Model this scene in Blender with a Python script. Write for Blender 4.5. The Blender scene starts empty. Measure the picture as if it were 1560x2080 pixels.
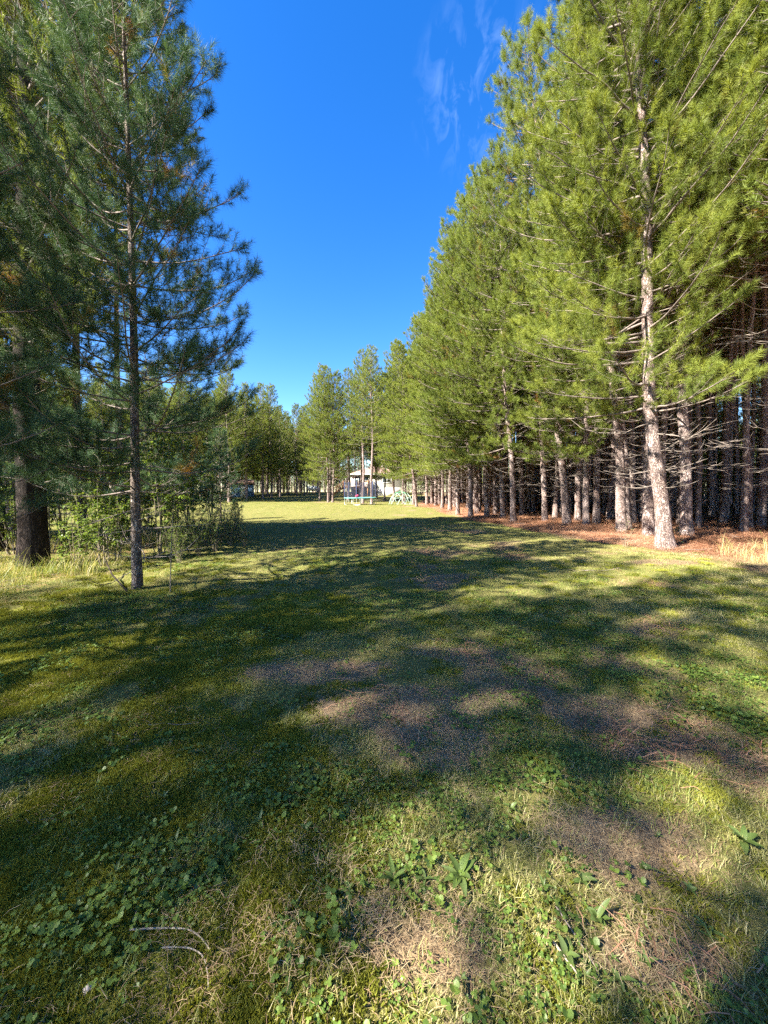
import bpy, math, random
import numpy as np
from mathutils import Vector, Matrix

# ------------------------------------------------------------------ camera, world, sun, exposure
sc = bpy.context.scene
R = math.radians
EYE = 1.6
FPX = 781.0                       # focal length in pixels of the 1560 px wide photograph
cam_d = bpy.data.cameras.new('camera')
cam = bpy.data.objects.new('camera', cam_d)
sc.collection.objects.link(cam)
cam_d.sensor_fit = 'HORIZONTAL'
cam_d.sensor_width = 36.0
cam_d.lens = 36.0 * FPX / 1560.0
cam_d.clip_start = 0.02
cam_d.clip_end = 3000
cam.location = (0, 0, EYE)
cam.rotation_euler = (R(90 - 3.0), 0, 0)
sc.camera = cam

SUN_AZ, SUN_EL = R(-119), R(40)    # azimuth from +Y, clockwise
sun_dir = Vector((math.sin(SUN_AZ) * math.cos(SUN_EL), math.cos(SUN_AZ) * math.cos(SUN_EL), math.sin(SUN_EL)))
world = bpy.data.worlds.new('World')
sc.world = world
world.use_nodes = True
wn, wl = world.node_tree.nodes, world.node_tree.links
wn.clear()
w_out = wn.new('ShaderNodeOutputWorld')
w_bg = wn.new('ShaderNodeBackground')
sky = wn.new('ShaderNodeTexSky')
sky.sky_type = 'NISHITA'
sky.sun_disc = False
sky.sun_elevation = SUN_EL
sky.sun_rotation = SUN_AZ
sky.altitude = 300
sky.air_density = 1.0
sky.dust_density = 0.3
sky.ozone_density = 2.0
w_hs = wn.new('ShaderNodeHueSaturation')
w_hs.inputs['Saturation'].default_value = 1.4
w_hs.inputs['Value'].default_value = 0.97
w_hs.inputs['Hue'].default_value = 0.512
# thin wisps of cirrus high in the sky
w_tc = wn.new('ShaderNodeTexCoord')
w_map = wn.new('ShaderNodeMapping')
w_map.inputs['Rotation'].default_value = (0, R(-28), R(20))
w_map.inputs['Scale'].default_value = (15.0, 9.0, 7.0)
w_n1 = wn.new('ShaderNodeTexNoise')
w_n1.inputs['Scale'].default_value = 2.3
w_n1.inputs['Detail'].default_value = 12
w_n1.inputs['Roughness'].default_value = 0.62
w_n1.inputs['Distortion'].default_value = 0.6
w_n2 = wn.new('ShaderNodeTexNoise')
w_n2.inputs['Scale'].default_value = 1.7
w_n2.inputs['Detail'].default_value = 2
w_r1 = wn.new('ShaderNodeMapRange'); w_r1.inputs[1].default_value = 0.50; w_r1.inputs[2].default_value = 0.85
w_dot = wn.new('ShaderNodeVectorMath'); w_dot.operation = 'DISTANCE'
cd = Vector((0.165, 0.70, 0.69)).normalized()
w_dot.inputs[1].default_value = cd
w_r2 = wn.new('ShaderNodeMapRange'); w_r2.inputs[1].default_value = 0.13; w_r2.inputs[2].default_value = 0.04
w_mul = wn.new('ShaderNodeMath'); w_mul.operation = 'MULTIPLY'
w_mul2 = wn.new('ShaderNodeMath'); w_mul2.operation = 'MULTIPLY'; w_mul2.inputs[1].default_value = 0.11
w_mix = wn.new('ShaderNodeMixRGB')
w_mix.inputs[2].default_value = (6.5, 8.2, 10.5, 1)
wl.new(w_tc.outputs['Generated'], w_map.inputs[0])
wl.new(w_map.outputs[0], w_n1.inputs['Vector'])
wl.new(w_n1.outputs[0], w_r1.inputs[0])
wl.new(w_tc.outputs['Generated'], w_dot.inputs[0])
wl.new(w_dot.outputs['Value'], w_r2.inputs[0])
wl.new(w_r1.outputs[0], w_mul.inputs[0]); wl.new(w_r2.outputs[0], w_mul.inputs[1])
wl.new(w_mul.outputs[0], w_mul2.inputs[0])
wl.new(sky.outputs[0], w_hs.inputs['Color'])
wl.new(w_hs.outputs[0], w_mix.inputs[1])
wl.new(w_mul2.outputs[0], w_mix.inputs[0])
wl.new(w_mix.outputs[0], w_bg.inputs[0])
w_bg.inputs[1].default_value = 0.058
wl.new(w_bg.outputs[0], w_out.inputs[0])

sun_d = bpy.data.lights.new('sun', 'SUN')
sun_d.energy = 5.0
sun_d.angle = R(0.53)
sun_d.color = (1.0, 0.93, 0.80)
sun = bpy.data.objects.new('sun', sun_d)
sc.collection.objects.link(sun)
sun.rotation_euler = sun_dir.to_track_quat('Z', 'Y').to_euler()
sun.location = sun_dir * 60

sc.view_settings.view_transform = 'Standard'
sc.view_settings.look = 'None'
sc.view_settings.gamma = 1.0
sc.view_settings.use_curve_mapping = False
sc.view_settings.exposure = 2.85

sc.render.engine = 'CYCLES'
cy = sc.cycles
cy.max_bounces = 4
cy.diffuse_bounces = 2
cy.glossy_bounces = 2
cy.transmission_bounces = 2
cy.transparent_max_bounces = 8
cy.sample_clamp_indirect = 2.0
cy.caustics_reflective = False
cy.caustics_refractive = False
cy.use_adaptive_sampling = True
cy.adaptive_threshold = 0.018
cy.use_denoising = False
sc.render.use_persistent_data = False

COL = sc.collection

# ------------------------------------------------------------------ helpers
def link(o, parent=None):
    COL.objects.link(o)
    if parent is not None:
        o.parent = parent
    return o

def tag(o, label=None, cat=None, group=None, kind=None):
    if label: o['label'] = label
    if cat: o['category'] = cat
    if group: o['group'] = group
    if kind: o['kind'] = kind
    return o

def empty(name, loc=(0, 0, 0), rz=0.0, s=1.0):
    o = bpy.data.objects.new(name, None)
    o.empty_display_size = 0.2
    o.location = loc
    o.rotation_euler = (0, 0, rz)
    o.scale = (s, s, s)
    COL.objects.link(o)
    return o

class MB:
    """collects vertices, faces and a per-vertex tint; build() makes one mesh"""
    def __init__(self):
        self.v, self.f3, self.f4, self.t = [], [], [], []
        self.n = 0
    def add(self, V, F, tint=0.5):
        V = np.asarray(V, dtype=np.float64).reshape(-1, 3)
        F = np.asarray(F, dtype=np.int64)
        if F.shape[1] == 3: self.f3.append(F + self.n)
        else: self.f4.append(F + self.n)
        self.v.append(V)
        t = np.asarray(tint, dtype=np.float64)
        self.t.append(np.full(len(V), float(t)) if t.ndim == 0 else t)
        self.n += len(V)
    def tube(self, P, rad, sides=6, cap=False, tint=0.5, wob=0.0, rng=None):
        P = np.asarray(P, float)
        k = len(P)
        T = np.gradient(P, axis=0)
        T /= np.linalg.norm(T, axis=1)[:, None] + 1e-9
        a = np.array([0, 0, 1.0]) if abs(T[0][2]) < 0.8 else np.array([1.0, 0, 0])
        U = np.cross(T, a); U /= np.linalg.norm(U, axis=1)[:, None] + 1e-9
        W = np.cross(T, U)
        rad = np.broadcast_to(np.asarray(rad, float), (k,))
        ang = np.arange(sides) * 2 * math.pi / sides
        rr = rad[:, None] * np.ones((k, sides))
        if wob and rng is not None:
            rr = rr * (1 + wob * rng.standard_normal((k, sides)))
        V = P[:, None, :] + rr[:, :, None] * (np.cos(ang)[None, :, None] * U[:, None, :] + np.sin(ang)[None, :, None] * W[:, None, :])
        i = np.arange(k - 1)[:, None] * sides
        j = np.arange(sides)[None, :]
        j2 = (j + 1) % sides
        F = np.stack([i + j, i + j2, i + sides + j2, i + sides + j], -1).reshape(-1, 4)
        self.add(V.reshape(-1, 3), F, tint)
        if cap:
            for base, c in ((0, P[0]), ((k - 1) * sides, P[-1])):
                ring = V.reshape(-1, 3)[base:base + sides]
                VV = np.vstack([ring, c[None]])
                FF = np.array([[q, (q + 1) % sides, sides] for q in range(sides)])
                self.add(VV, FF, tint)
    def box(self, lo, hi, tint=0.5):
        x0, y0, z0 = lo; x1, y1, z1 = hi
        V = [(x0,y0,z0),(x1,y0,z0),(x1,y1,z0),(x0,y1,z0),(x0,y0,z1),(x1,y0,z1),(x1,y1,z1),(x0,y1,z1)]
        F = [(0,3,2,1),(4,5,6,7),(0,1,5,4),(1,2,6,5),(2,3,7,6),(3,0,4,7)]
        self.add(V, F, tint)
    def beam(self, a, b, w, h, tint=0.5):
        """a bar of w x h from a to b"""
        a, b = np.asarray(a, float), np.asarray(b, float)
        t = b - a; t /= np.linalg.norm(t)
        up = np.array([0, 0, 1.0]) if abs(t[2]) < 0.95 else np.array([0, 1.0, 0])
        s = np.cross(t, up); s /= np.linalg.norm(s)
        u = np.cross(s, t)
        V = []
        for c in (a, b):
            for ss, uu in ((-1,-1),(1,-1),(1,1),(-1,1)):
                V.append(c + s * ss * w / 2 + u * uu * h / 2)
        F = [(0,3,2,1),(4,5,6,7),(0,1,5,4),(1,2,6,5),(2,3,7,6),(3,0,4,7)]
        self.add(V, F, tint)
    def mesh(self, name, mat, smooth=False):
        me = bpy.data.meshes.new(name)
        V = np.vstack(self.v)
        n3 = sum(len(f) for f in self.f3); n4 = sum(len(f) for f in self.f4)
        me.vertices.add(len(V)); me.vertices.foreach_set('co', V.astype(np.float32).ravel())
        loops = np.concatenate([np.concatenate(self.f3).ravel() if n3 else np.zeros(0, int),
                                np.concatenate(self.f4).ravel() if n4 else np.zeros(0, int)]).astype(np.int32)
        me.loops.add(len(loops)); me.loops.foreach_set('vertex_index', loops)
        st = np.concatenate([np.arange(n3) * 3, n3 * 3 + np.arange(n4) * 4]).astype(np.int32)
        me.polygons.add(n3 + n4)
        me.polygons.foreach_set('loop_start', st)
        if smooth:
            me.polygons.foreach_set('use_smooth', np.ones(n3 + n4, bool))
        at = me.attributes.new('tint', 'FLOAT', 'POINT')
        at.data.foreach_set('value', np.concatenate(self.t).astype(np.float32))
        me.update(calc_edges=True)
        me.validate()
        if mat: me.materials.append(mat)
        return me
    def build(self, name, mat, parent=None, smooth=False):
        return link(bpy.data.objects.new(name, self.mesh(name, mat, smooth)), parent)

def copy_tree(o, parent=None):
    c = o.copy()
    COL.objects.link(c)
    c.parent = parent
    for ch in list(o.children):
        copy_tree(ch, c)
    return c

def unit(v):
    return v / (np.linalg.norm(v, axis=-1, keepdims=True) + 1e-9)

# smooth value noise in numpy
_rs = np.random.RandomState(11)
_tab = _rs.rand(256, 256)
def vnoise(x, y, s=1.0, o=0.0):
    x = np.asarray(x, float) * s + o + 1000; y = np.asarray(y, float) * s + o * 1.7 + 1000
    xi, yi = np.floor(x).astype(int), np.floor(y).astype(int)
    fx, fy = x - xi, y - yi
    fx = fx * fx * (3 - 2 * fx); fy = fy * fy * (3 - 2 * fy)
    g = lambda a, b: _tab[a & 255, b & 255]
    return (g(xi, yi) * (1 - fx) + g(xi + 1, yi) * fx) * (1 - fy) + (g(xi, yi + 1) * (1 - fx) + g(xi + 1, yi + 1) * fx) * fy
def fbm(x, y, s=1.0, o=0.0, n=3):
    return sum(vnoise(x, y, s * 2 ** k, o + 7.3 * k) * 0.5 ** k for k in range(n)) / sum(0.5 ** k for k in range(n))
def sstep(a, b, x):
    t = np.clip((np.asarray(x, float) - a) / (b - a), 0, 1)
    return t * t * (3 - 2 * t)

def hgt(x, y):
    """height of the ground"""
    x = np.asarray(x, float); y = np.asarray(y, float)
    d = np.hypot(x, y)
    near = 1 - sstep(14, 40, d)
    h = sstep(45, 92, y) * 1.45
    h = h + (fbm(x, y, 0.55, 3.0) - 0.5) * 0.16 * near + (fbm(x, y, 2.3, 9.0, 2) - 0.5) * 0.045 * near
    h = h + (fbm(x, y, 0.07, 31.0, 2) - 0.5) * 0.5 * sstep(12, 40, d)
    h = h + 0.10 * sstep(0.5, 3.0, x - edge(y)) * (1 - sstep(40, 55, y))
    return h
EY = np.array([-60, 0, 8.5, 10, 12, 15, 19, 24, 30, 37, 45, 60, 75, 95, 400.])
EX = np.array([12, 10.8, 9.0, 7.7, 6.7, 6.2, 5.4, 4.4, 4.2, 3.6, 3.4, 6.0, 12, 26, 30.])
def edge(y):
    """x of the border between lawn and pine plantation on the right"""
    return np.interp(y, EY, EX)
def P(px, py=None, z=None):
    """photo pixel -> ground point (py) or point at depth z"""
    if z is None:
        z = EYE * FPX / (py - 999.0)
    return ((px - 780.0) / FPX * z, z)

# ------------------------------------------------------------------ materials
def nt(name):
    m = bpy.data.materials.new(name)
    m.use_nodes = True
    t = m.node_tree
    t.nodes.clear()
    out = t.nodes.new('ShaderNodeOutputMaterial')
    return m, t, out

def ramp(t, fac, stops):
    r = t.nodes.new('ShaderNodeValToRGB')
    el = r.color_ramp.elements
    while len(el) > 1: el.remove(el[-1])
    el[0].position = stops[0][0]; el[0].color = (*stops[0][1], 1)
    for p, c in stops[1:]:
        e = el.new(p); e.color = (*c, 1)
    t.links.new(fac, r.inputs[0])
    return r

def leaf_mat(name, stops, trans=0.35, rough=0.55, instancer=False, obj_var=0.25, spec=0.25):
    """thin leaf: diffuse + translucent, colour from the tint attribute plus an object random"""
    m, t, out = nt(name)
    at = t.nodes.new('ShaderNodeAttribute'); at.attribute_name = 'tint'
    oi = t.nodes.new('ShaderNodeObjectInfo')
    ma = t.nodes.new('ShaderNodeMath'); ma.operation = 'MULTIPLY_ADD'
    ma.inputs[1].default_value = obj_var; t.links.new(oi.outputs['Random'], ma.inputs[0])
    sub = t.nodes.new('ShaderNodeMath'); sub.operation = 'SUBTRACT'; sub.inputs[1].default_value = obj_var / 2
    t.links.new(at.outputs['Fac'], sub.inputs[0])
    t.links.new(sub.outputs[0], ma.inputs[2])
    fac = ma.outputs[0]
    if instancer:
        a2 = t.nodes.new('ShaderNodeAttribute'); a2.attribute_name = 'itint'; a2.attribute_type = 'INSTANCER'
        ad = t.nodes.new('ShaderNodeMath'); ad.operation = 'ADD'
        t.links.new(fac, ad.inputs[0]); t.links.new(a2.outputs['Fac'], ad.inputs[1])
        fac = ad.outputs[0]
    r = ramp(t, fac, stops)
    pr = t.nodes.new('ShaderNodeBsdfPrincipled')
    pr.inputs['Roughness'].default_value = rough
    pr.inputs['Specular IOR Level'].default_value = spec
    t.links.new(r.outputs[0], pr.inputs['Base Color'])
    tr = t.nodes.new('ShaderNodeBsdfTranslucent')
    br = t.nodes.new('ShaderNodeMixRGB'); br.blend_type = 'MULTIPLY'; br.inputs[0].default_value = 1
    br.inputs[2].default_value = (1.1, 1.05, 0.55, 1)
    t.links.new(r.outputs[0], br.inputs[1]); t.links.new(br.outputs[0], tr.inputs[0])
    mx = t.nodes.new('ShaderNodeMixShader'); mx.inputs[0].default_value = trans
    t.links.new(pr.outputs[0], mx.inputs[1]); t.links.new(tr.outputs[0], mx.inputs[2])
    t.links.new(mx.outputs[0], out.inputs[0])
    return m

def plain(name, col, rough=0.6, metal=0.0, var=0.15, scale=6.0, bump=0.0, spec=0.4):
    m, t, out = nt(name)
    tc = t.nodes.new('ShaderNodeTexCoord')
    n = t.nodes.new('ShaderNodeTexNoise'); n.inputs['Scale'].default_value = scale; n.inputs['Detail'].default_value = 6
    t.links.new(tc.outputs['Object'], n.inputs['Vector'])
    lo = tuple(max(0, c * (1 - var)) for c in col); hi = tuple(min(1, c * (1 + var)) for c in col)
    r = ramp(t, n.outputs[0], [(0.3, lo), (0.7, hi)])
    pr = t.nodes.new('ShaderNodeBsdfPrincipled')
    pr.inputs['Roughness'].default_value = rough; pr.inputs['Metallic'].default_value = metal
    pr.inputs['Specular IOR Level'].default_value = spec
    t.links.new(r.outputs[0], pr.inputs['Base Color'])
    if bump:
        b = t.nodes.new('ShaderNodeBump'); b.inputs['Strength'].default_value = bump; b.inputs['Distance'].default_value = 0.02
        t.links.new(n.outputs[0], b.inputs['Height']); t.links.new(b.outputs[0], pr.inputs['Normal'])
    t.links.new(pr.outputs[0], out.inputs[0])
    return m

def bark_mat(name, pale, mid, dark, scale=1.0):
    m, t, out = nt(name)
    tc = t.nodes.new('ShaderNodeTexCoord')
    oi = t.nodes.new('ShaderNodeObjectInfo')
    ad = t.nodes.new('ShaderNodeVectorMath'); ad.operation = 'ADD'
    sh = t.nodes.new('ShaderNodeVectorMath'); sh.operation = 'SCALE'; sh.inputs['Scale'].default_value = 30
    cx = t.nodes.new('ShaderNodeCombineXYZ')
    t.links.new(oi.outputs['Random'], cx.inputs[2])
    t.links.new(cx.outputs[0], sh.inputs[0])
    t.links.new(tc.outputs['Object'], ad.inputs[0]); t.links.new(sh.outputs[0], ad.inputs[1])
    mp = t.nodes.new('ShaderNodeMapping'); mp.inputs['Scale'].default_value = (20 * scale, 20 * scale, 8 * scale)
    t.links.new(ad.outputs[0], mp.inputs[0])
    wn_ = t.nodes.new('ShaderNodeTexNoise'); wn_.inputs['Scale'].default_value = 1.3; wn_.inputs['Detail'].default_value = 4
    t.links.new(mp.outputs[0], wn_.inputs['Vector'])
    mw = t.nodes.new('ShaderNodeMixRGB'); mw.inputs[0].default_value = 0.35
    t.links.new(mp.outputs[0], mw.inputs[1]); 
    sc2 = t.nodes.new('ShaderNodeVectorMath'); sc2.operation = 'SCALE'; sc2.inputs['Scale'].default_value = 6
    t.links.new(wn_.outputs['Color'], sc2.inputs[0])
    ad2 = t.nodes.new('ShaderNodeVectorMath'); ad2.operation = 'ADD'
    t.links.new(mp.outputs[0], ad2.inputs[0]); t.links.new(sc2.outputs[0], ad2.inputs[1])
    vo = t.nodes.new('ShaderNodeTexVoronoi'); vo.feature = 'DISTANCE_TO_EDGE'; vo.inputs['Scale'].default_value = 0.55
    t.links.new(ad2.outputs[0], vo.inputs['Vector'])
    vc = t.nodes.new('ShaderNodeTexVoronoi'); vc.feature = 'F1'; vc.inputs['Scale'].default_value = 0.55
    t.links.new(ad2.outputs[0], vc.inputs['Vector'])
    r1 = ramp(t, vo.outputs['Distance'], [(0.0, dark), (0.10, mid), (0.26, pale)])
    n2 = t.nodes.new('ShaderNodeTexNoise'); n2.inputs['Scale'].default_value = 3.2; n2.inputs['Detail'].default_value = 8
    n2.inputs['Roughness'].default_value = 0.7
    t.links.new(mp.outputs[0], n2.inputs['Vector'])
    r2 = ramp(t, n2.outputs[0], [(0.32, (0.25, 0.22, 0.22)), (0.5, (0.85, 0.8, 0.78)), (0.7, (1.1, 1.08, 1.05))])
    mu = t.nodes.new('ShaderNodeMixRGB'); mu.blend_type = 'MULTIPLY'; mu.inputs[0].default_value = 0.9
    t.links.new(r1.outputs[0], mu.inputs[1]); t.links.new(r2.outputs[0], mu.inputs[2])
    n3 = t.nodes.new('ShaderNodeTexNoise'); n3.inputs['Scale'].default_value = 0.16
    t.links.new(mp.outputs[0], n3.inputs['Vector'])
    r3 = ramp(t, n3.outputs[0], [(0.35, (0.7, 0.62, 0.58)), (0.65, (1.05, 1.05, 1.05))])
    mu2 = t.nodes.new('ShaderNodeMixRGB'); mu2.blend_type = 'MULTIPLY'; mu2.inputs[0].default_value = 0.8
    t.links.new(mu.outputs[0], mu2.inputs[1]); t.links.new(r3.outputs[0], mu2.inputs[2])
    pr = t.nodes.new('ShaderNodeBsdfPrincipled'); pr.inputs['Roughness'].default_value = 0.9
    pr.inputs['Specular IOR Level'].default_value = 0.15
    t.links.new(mu2.outputs[0], pr.inputs['Base Color'])
    hm = t.nodes.new('ShaderNodeMath'); hm.operation = 'MULTIPLY_ADD'; hm.inputs[1].default_value = 0.5
    rv = ramp(t, vo.outputs['Distance'], [(0.0, (0, 0, 0)), (0.25, (1, 1, 1))])
    t.links.new(n2.outputs[0], hm.inputs[0]); t.links.new(rv.outputs[0], hm.inputs[2])
    b = t.nodes.new('ShaderNodeBump'); b.inputs['Strength'].default_value = 0.9; b.inputs['Distance'].default_value = 0.025
    t.links.new(hm.outputs[0], b.inputs['Height']); t.links.new(b.outputs[0], pr.inputs['Normal'])
    t.links.new(pr.outputs[0], out.inputs[0])
    return m

M = {}
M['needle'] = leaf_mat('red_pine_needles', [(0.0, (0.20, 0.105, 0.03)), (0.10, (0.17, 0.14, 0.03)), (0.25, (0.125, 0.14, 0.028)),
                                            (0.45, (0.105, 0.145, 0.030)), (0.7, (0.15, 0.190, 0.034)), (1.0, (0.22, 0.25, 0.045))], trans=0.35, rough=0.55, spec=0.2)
M['needle_w'] = leaf_mat('white_pine_needles', [(0.0, (0.28, 0.12, 0.03)), (0.10, (0.20, 0.15, 0.03)), (0.25, (0.065, 0.10, 0.03)),
                                                (0.6, (0.040, 0.090, 0.048)), (1.0, (0.085, 0.140, 0.062))], trans=0.25, rough=0.55, spec=0.18)
M['bark'] = bark_mat('red_pine_bark', (0.50, 0.435, 0.41), (0.31, 0.25, 0.235), (0.05, 0.036, 0.034))
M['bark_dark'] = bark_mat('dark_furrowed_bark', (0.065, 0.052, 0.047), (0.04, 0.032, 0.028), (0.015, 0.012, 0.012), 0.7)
M['bark_young'] = bark_mat('young_pine_bark', (0.42, 0.385, 0.35), (0.24, 0.20, 0.18), (0.05, 0.04, 0.035), 1.6)
M['limb'] = plain('pine_limb_wood', (0.15, 0.12, 0.105), 0.85, var=0.4, scale=14)
M['dead'] = plain('dead_pine_wood', (0.21, 0.175, 0.15), 0.9, var=0.4, scale=10)
M['leaf'] = leaf_mat('shrub_leaves', [(0, (0.15, 0.18, 0.025)), (0.5, (0.12, 0.19, 0.035)), (1, (0.19, 0.26, 0.06))], trans=0.45, rough=0.4, spec=0.4)
M['stem'] = plain('shrub_stems', (0.16, 0.13, 0.09), 0.8, var=0.3, scale=20)
M['weed'] = leaf_mat('weed_leaves', [(0, (0.07, 0.105, 0.02)), (0.5, (0.10, 0.15, 0.035)), (1, (0.19, 0.22, 0.10))], trans=0.35, rough=0.45, spec=0.4)

# lawn and plantation floor: true colours by zone, zone stored on the vertices
def ground_mat():
    m, t, out = nt('lawn_and_needle_floor')
    zn = t.nodes.new('ShaderNodeAttribute'); zn.attribute_name = 'zone'
    sp = t.nodes.new('ShaderNodeSeparateColor'); t.links.new(zn.outputs['Color'], sp.inputs[0])
    ge = t.nodes.new('ShaderNodeNewGeometry')
    def noise(s, d=5, rough=0.6):
        n = t.nodes.new('ShaderNodeTexNoise'); n.inputs['Scale'].default_value = s; n.inputs['Detail'].default_value = d
        n.inputs['Roughness'].default_value = rough
        t.links.new(ge.outputs['Position'], n.inputs['Vector']); return n
    nf = noise(38, 6, 0.7); nm = noise(3.1, 5); nk = noise(13.0, 5, 0.65)
    grass = ramp(t, nf.outputs[0], [(0.25, (0.04, 0.046, 0.015)), (0.5, (0.125, 0.118, 0.040)), (0.75, (0.23, 0.20, 0.088))])
    big = ramp(t, nm.outputs[0], [(0.3, (0.75, 0.85, 0.7)), (0.7, (1.15, 1.08, 1.0))])
    g2 = t.nodes.new('ShaderNodeMixRGB'); g2.blend_type = 'MULTIPLY'; g2.inputs[0].default_value = 1
    t.links.new(grass.outputs[0], g2.inputs[1]); t.links.new(big.outputs[0], g2.inputs[2])
    moss = ramp(t, nf.outputs[0], [(0.25, (0.05, 0.056, 0.010)), (0.5, (0.145, 0.15, 0.024)), (0.75, (0.25, 0.24, 0.045))])
    dry = ramp(t, nf.outputs[0], [(0.25, (0.05, 0.034, 0.022)), (0.5, (0.165, 0.118, 0.07)), (0.75, (0.33, 0.25, 0.15))])
    red = ramp(t, nf.outputs[0], [(0.25, (0.08, 0.036, 0.024)), (0.5, (0.26, 0.13, 0.08)), (0.75, (0.42, 0.24, 0.15))])
    def thr(ch, lo, hi):
        a = t.nodes.new('ShaderNodeMath'); a.operation = 'MULTIPLY_ADD'; a.inputs[1].default_value = 0.6; a.inputs[2].default_value = -0.3
        t.links.new(nm.outputs[0], a.inputs[0])
        a3 = t.nodes.new('ShaderNodeMath'); a3.operation = 'MULTIPLY_ADD'; a3.inputs[1].default_value = 1.1; a3.inputs[2].default_value = -0.55
        t.links.new(nk.outputs[0], a3.inputs[0])
        a4 = t.nodes.new('ShaderNodeMath'); a4.operation = 'ADD'
        t.links.new(a.outputs[0], a4.inputs[0]); t.links.new(a3.outputs[0], a4.inputs[1])
        b = t.nodes.new('ShaderNodeMath'); b.operation = 'ADD'
        t.links.new(a4.outputs[0], b.inputs[0]); t.links.new(sp.outputs[ch], b.inputs[1])
        r = t.nodes.new('ShaderNodeMapRange'); r.inputs[1].default_value = lo; r.inputs[2].default_value = hi
        t.links.new(b.outputs[0], r.inputs[0]); return r.outputs[0]
    cur = g2.outputs[0]
    for col, ch, lo, hi in ((moss, 2, 0.45, 0.75), (dry, 1, 0.4, 0.75), (red, 0, 0.35, 0.65)):
        mx = t.nodes.new('ShaderNodeMixRGB')
        t.links.new(thr(ch, lo, hi), mx.inputs[0]); t.links.new(cur, mx.inputs[1]); t.links.new(col.outputs[0], mx.inputs[2])
        cur = mx.outputs[0]
    pr = t.nodes.new('ShaderNodeBsdfPrincipled'); pr.inputs['Roughness'].default_value = 0.95
    pr.inputs['Specular IOR Level'].default_value = 0.1
    t.links.new(cur, pr.inputs['Base Color'])
    b = t.nodes.new('ShaderNodeBump'); b.inputs['Strength'].default_value = 0.8; b.inputs['Distance'].default_value = 0.03
    t.links.new(nf.outputs[0], b.inputs['Height']); t.links.new(b.outputs[0], pr.inputs['Normal'])
    t.links.new(pr.outputs[0], out.inputs[0])
    return m

# ------------------------------------------------------------------ zones of the ground
BARE = [(-7.6, 54, 3.2, 1.6), (-2.7, 50, 3.0, 1.5), (3.4, 38, 2.0, 1.2), (0, 57, 4, 1.6),        # under the lawn pines (x, y, rx, ry)
        (6.3, 8.6, 0.9, 0.3), (0.3, 18.5, 1.6, 0.6), (-1.8, 17.5, 2.0, 0.5), (2.6, 15.5, 1.4, 0.4), (0.1, 2.75, 0.7, 0.28), (1.6, 2.75, 0.55, 0.25),
        (0.35, 2.35, 0.35, 0.22), (1.15, 1.72, 0.42, 0.20), (0.15, 1.30, 0.25, 0.15), (0.9, 3.6, 0.6, 0.25), (-0.6, 3.3, 0.7, 0.22), (0.95, 1.3, 0.25, 0.12), (1.75,2.3,.4,.15)]
def zones(x, y):
    x = np.asarray(x, float); y = np.asarray(y, float)
    wob = (fbm(x, y, 0.7, 5.0) - 0.5) * 1.6
    forest = sstep(-0.5, 0.9, x - edge(y) + wob) * (1 - sstep(60, 75, y))
    left = sstep(0.0, 1.5, -(x + 4.7 + 0.15 * (y - 6)) + wob * 0.6) * sstep(2.5, 5.5, y + wob) * (1 - sstep(11, 15, y + wob))
    dry = np.zeros_like(x)
    for bx, by, rx, ry in BARE:
        d = np.hypot((x - bx) / rx, (y - by) / ry)
        dry = np.maximum(dry, 1.0 - sstep(0.4, 1.5, d + wob * 0.4))
    dry = np.maximum(dry, 0.7 * sstep(0.56, 0.78, fbm(x, y, 0.9, 40.0)) * sstep(-2.5, 1.0, x))
    dry = np.maximum(dry, 0.8 * sstep(6.2, 8.2, x + wob * .5) * sstep(6, 8, y))
    moss = sstep(0.30, 0.62, fbm(x, y, 0.8, 77.0)) * sstep(0.6, -1.2, x + wob * 0.5) * (1 - sstep(4.6, 7.0, y))
    return forest, dry, moss, left

def make_ground():
    n = 330
    u = np.linspace(-1, 1, n)
    k = 5.6
    xs = 420 * np.sinh(k * u) / math.sinh(k)
    ys = 6.0 + 420 * np.sinh(k * u) / math.sinh(k)
    # keep more rows close to the viewer
    X, Y = np.meshgrid(xs, ys)
    Z = hgt(X, Y)
    V = np.stack([X, Y, Z], -1).reshape(-1, 3)
    i = np.arange(n - 1)[:, None] * n; j = np.arange(n - 1)[None, :]
    F = np.stack([i + j, i + j + 1, i + n + j + 1, i + n + j], -1).reshape(-1, 4)
    mb = MB(); mb.add(V, F)
    me = mb.mesh('ground', ground_mat(), True)
    fo, dr, mo, le = zones(V[:, 0], V[:, 1])
    fo = np.maximum(fo, 0.45 * le)
    c = np.stack([fo, dr, mo, np.ones_like(fo)], -1).astype(np.float32)
    at = me.attributes.new('zone', 'FLOAT_COLOR', 'POINT'); at.data.foreach_set('color', c.ravel())
    o = link(bpy.data.objects.new('ground', me))
    tag(o, 'gently uneven lawn running into a reddish pine needle floor', kind='structure')
    return o
make_ground()

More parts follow.
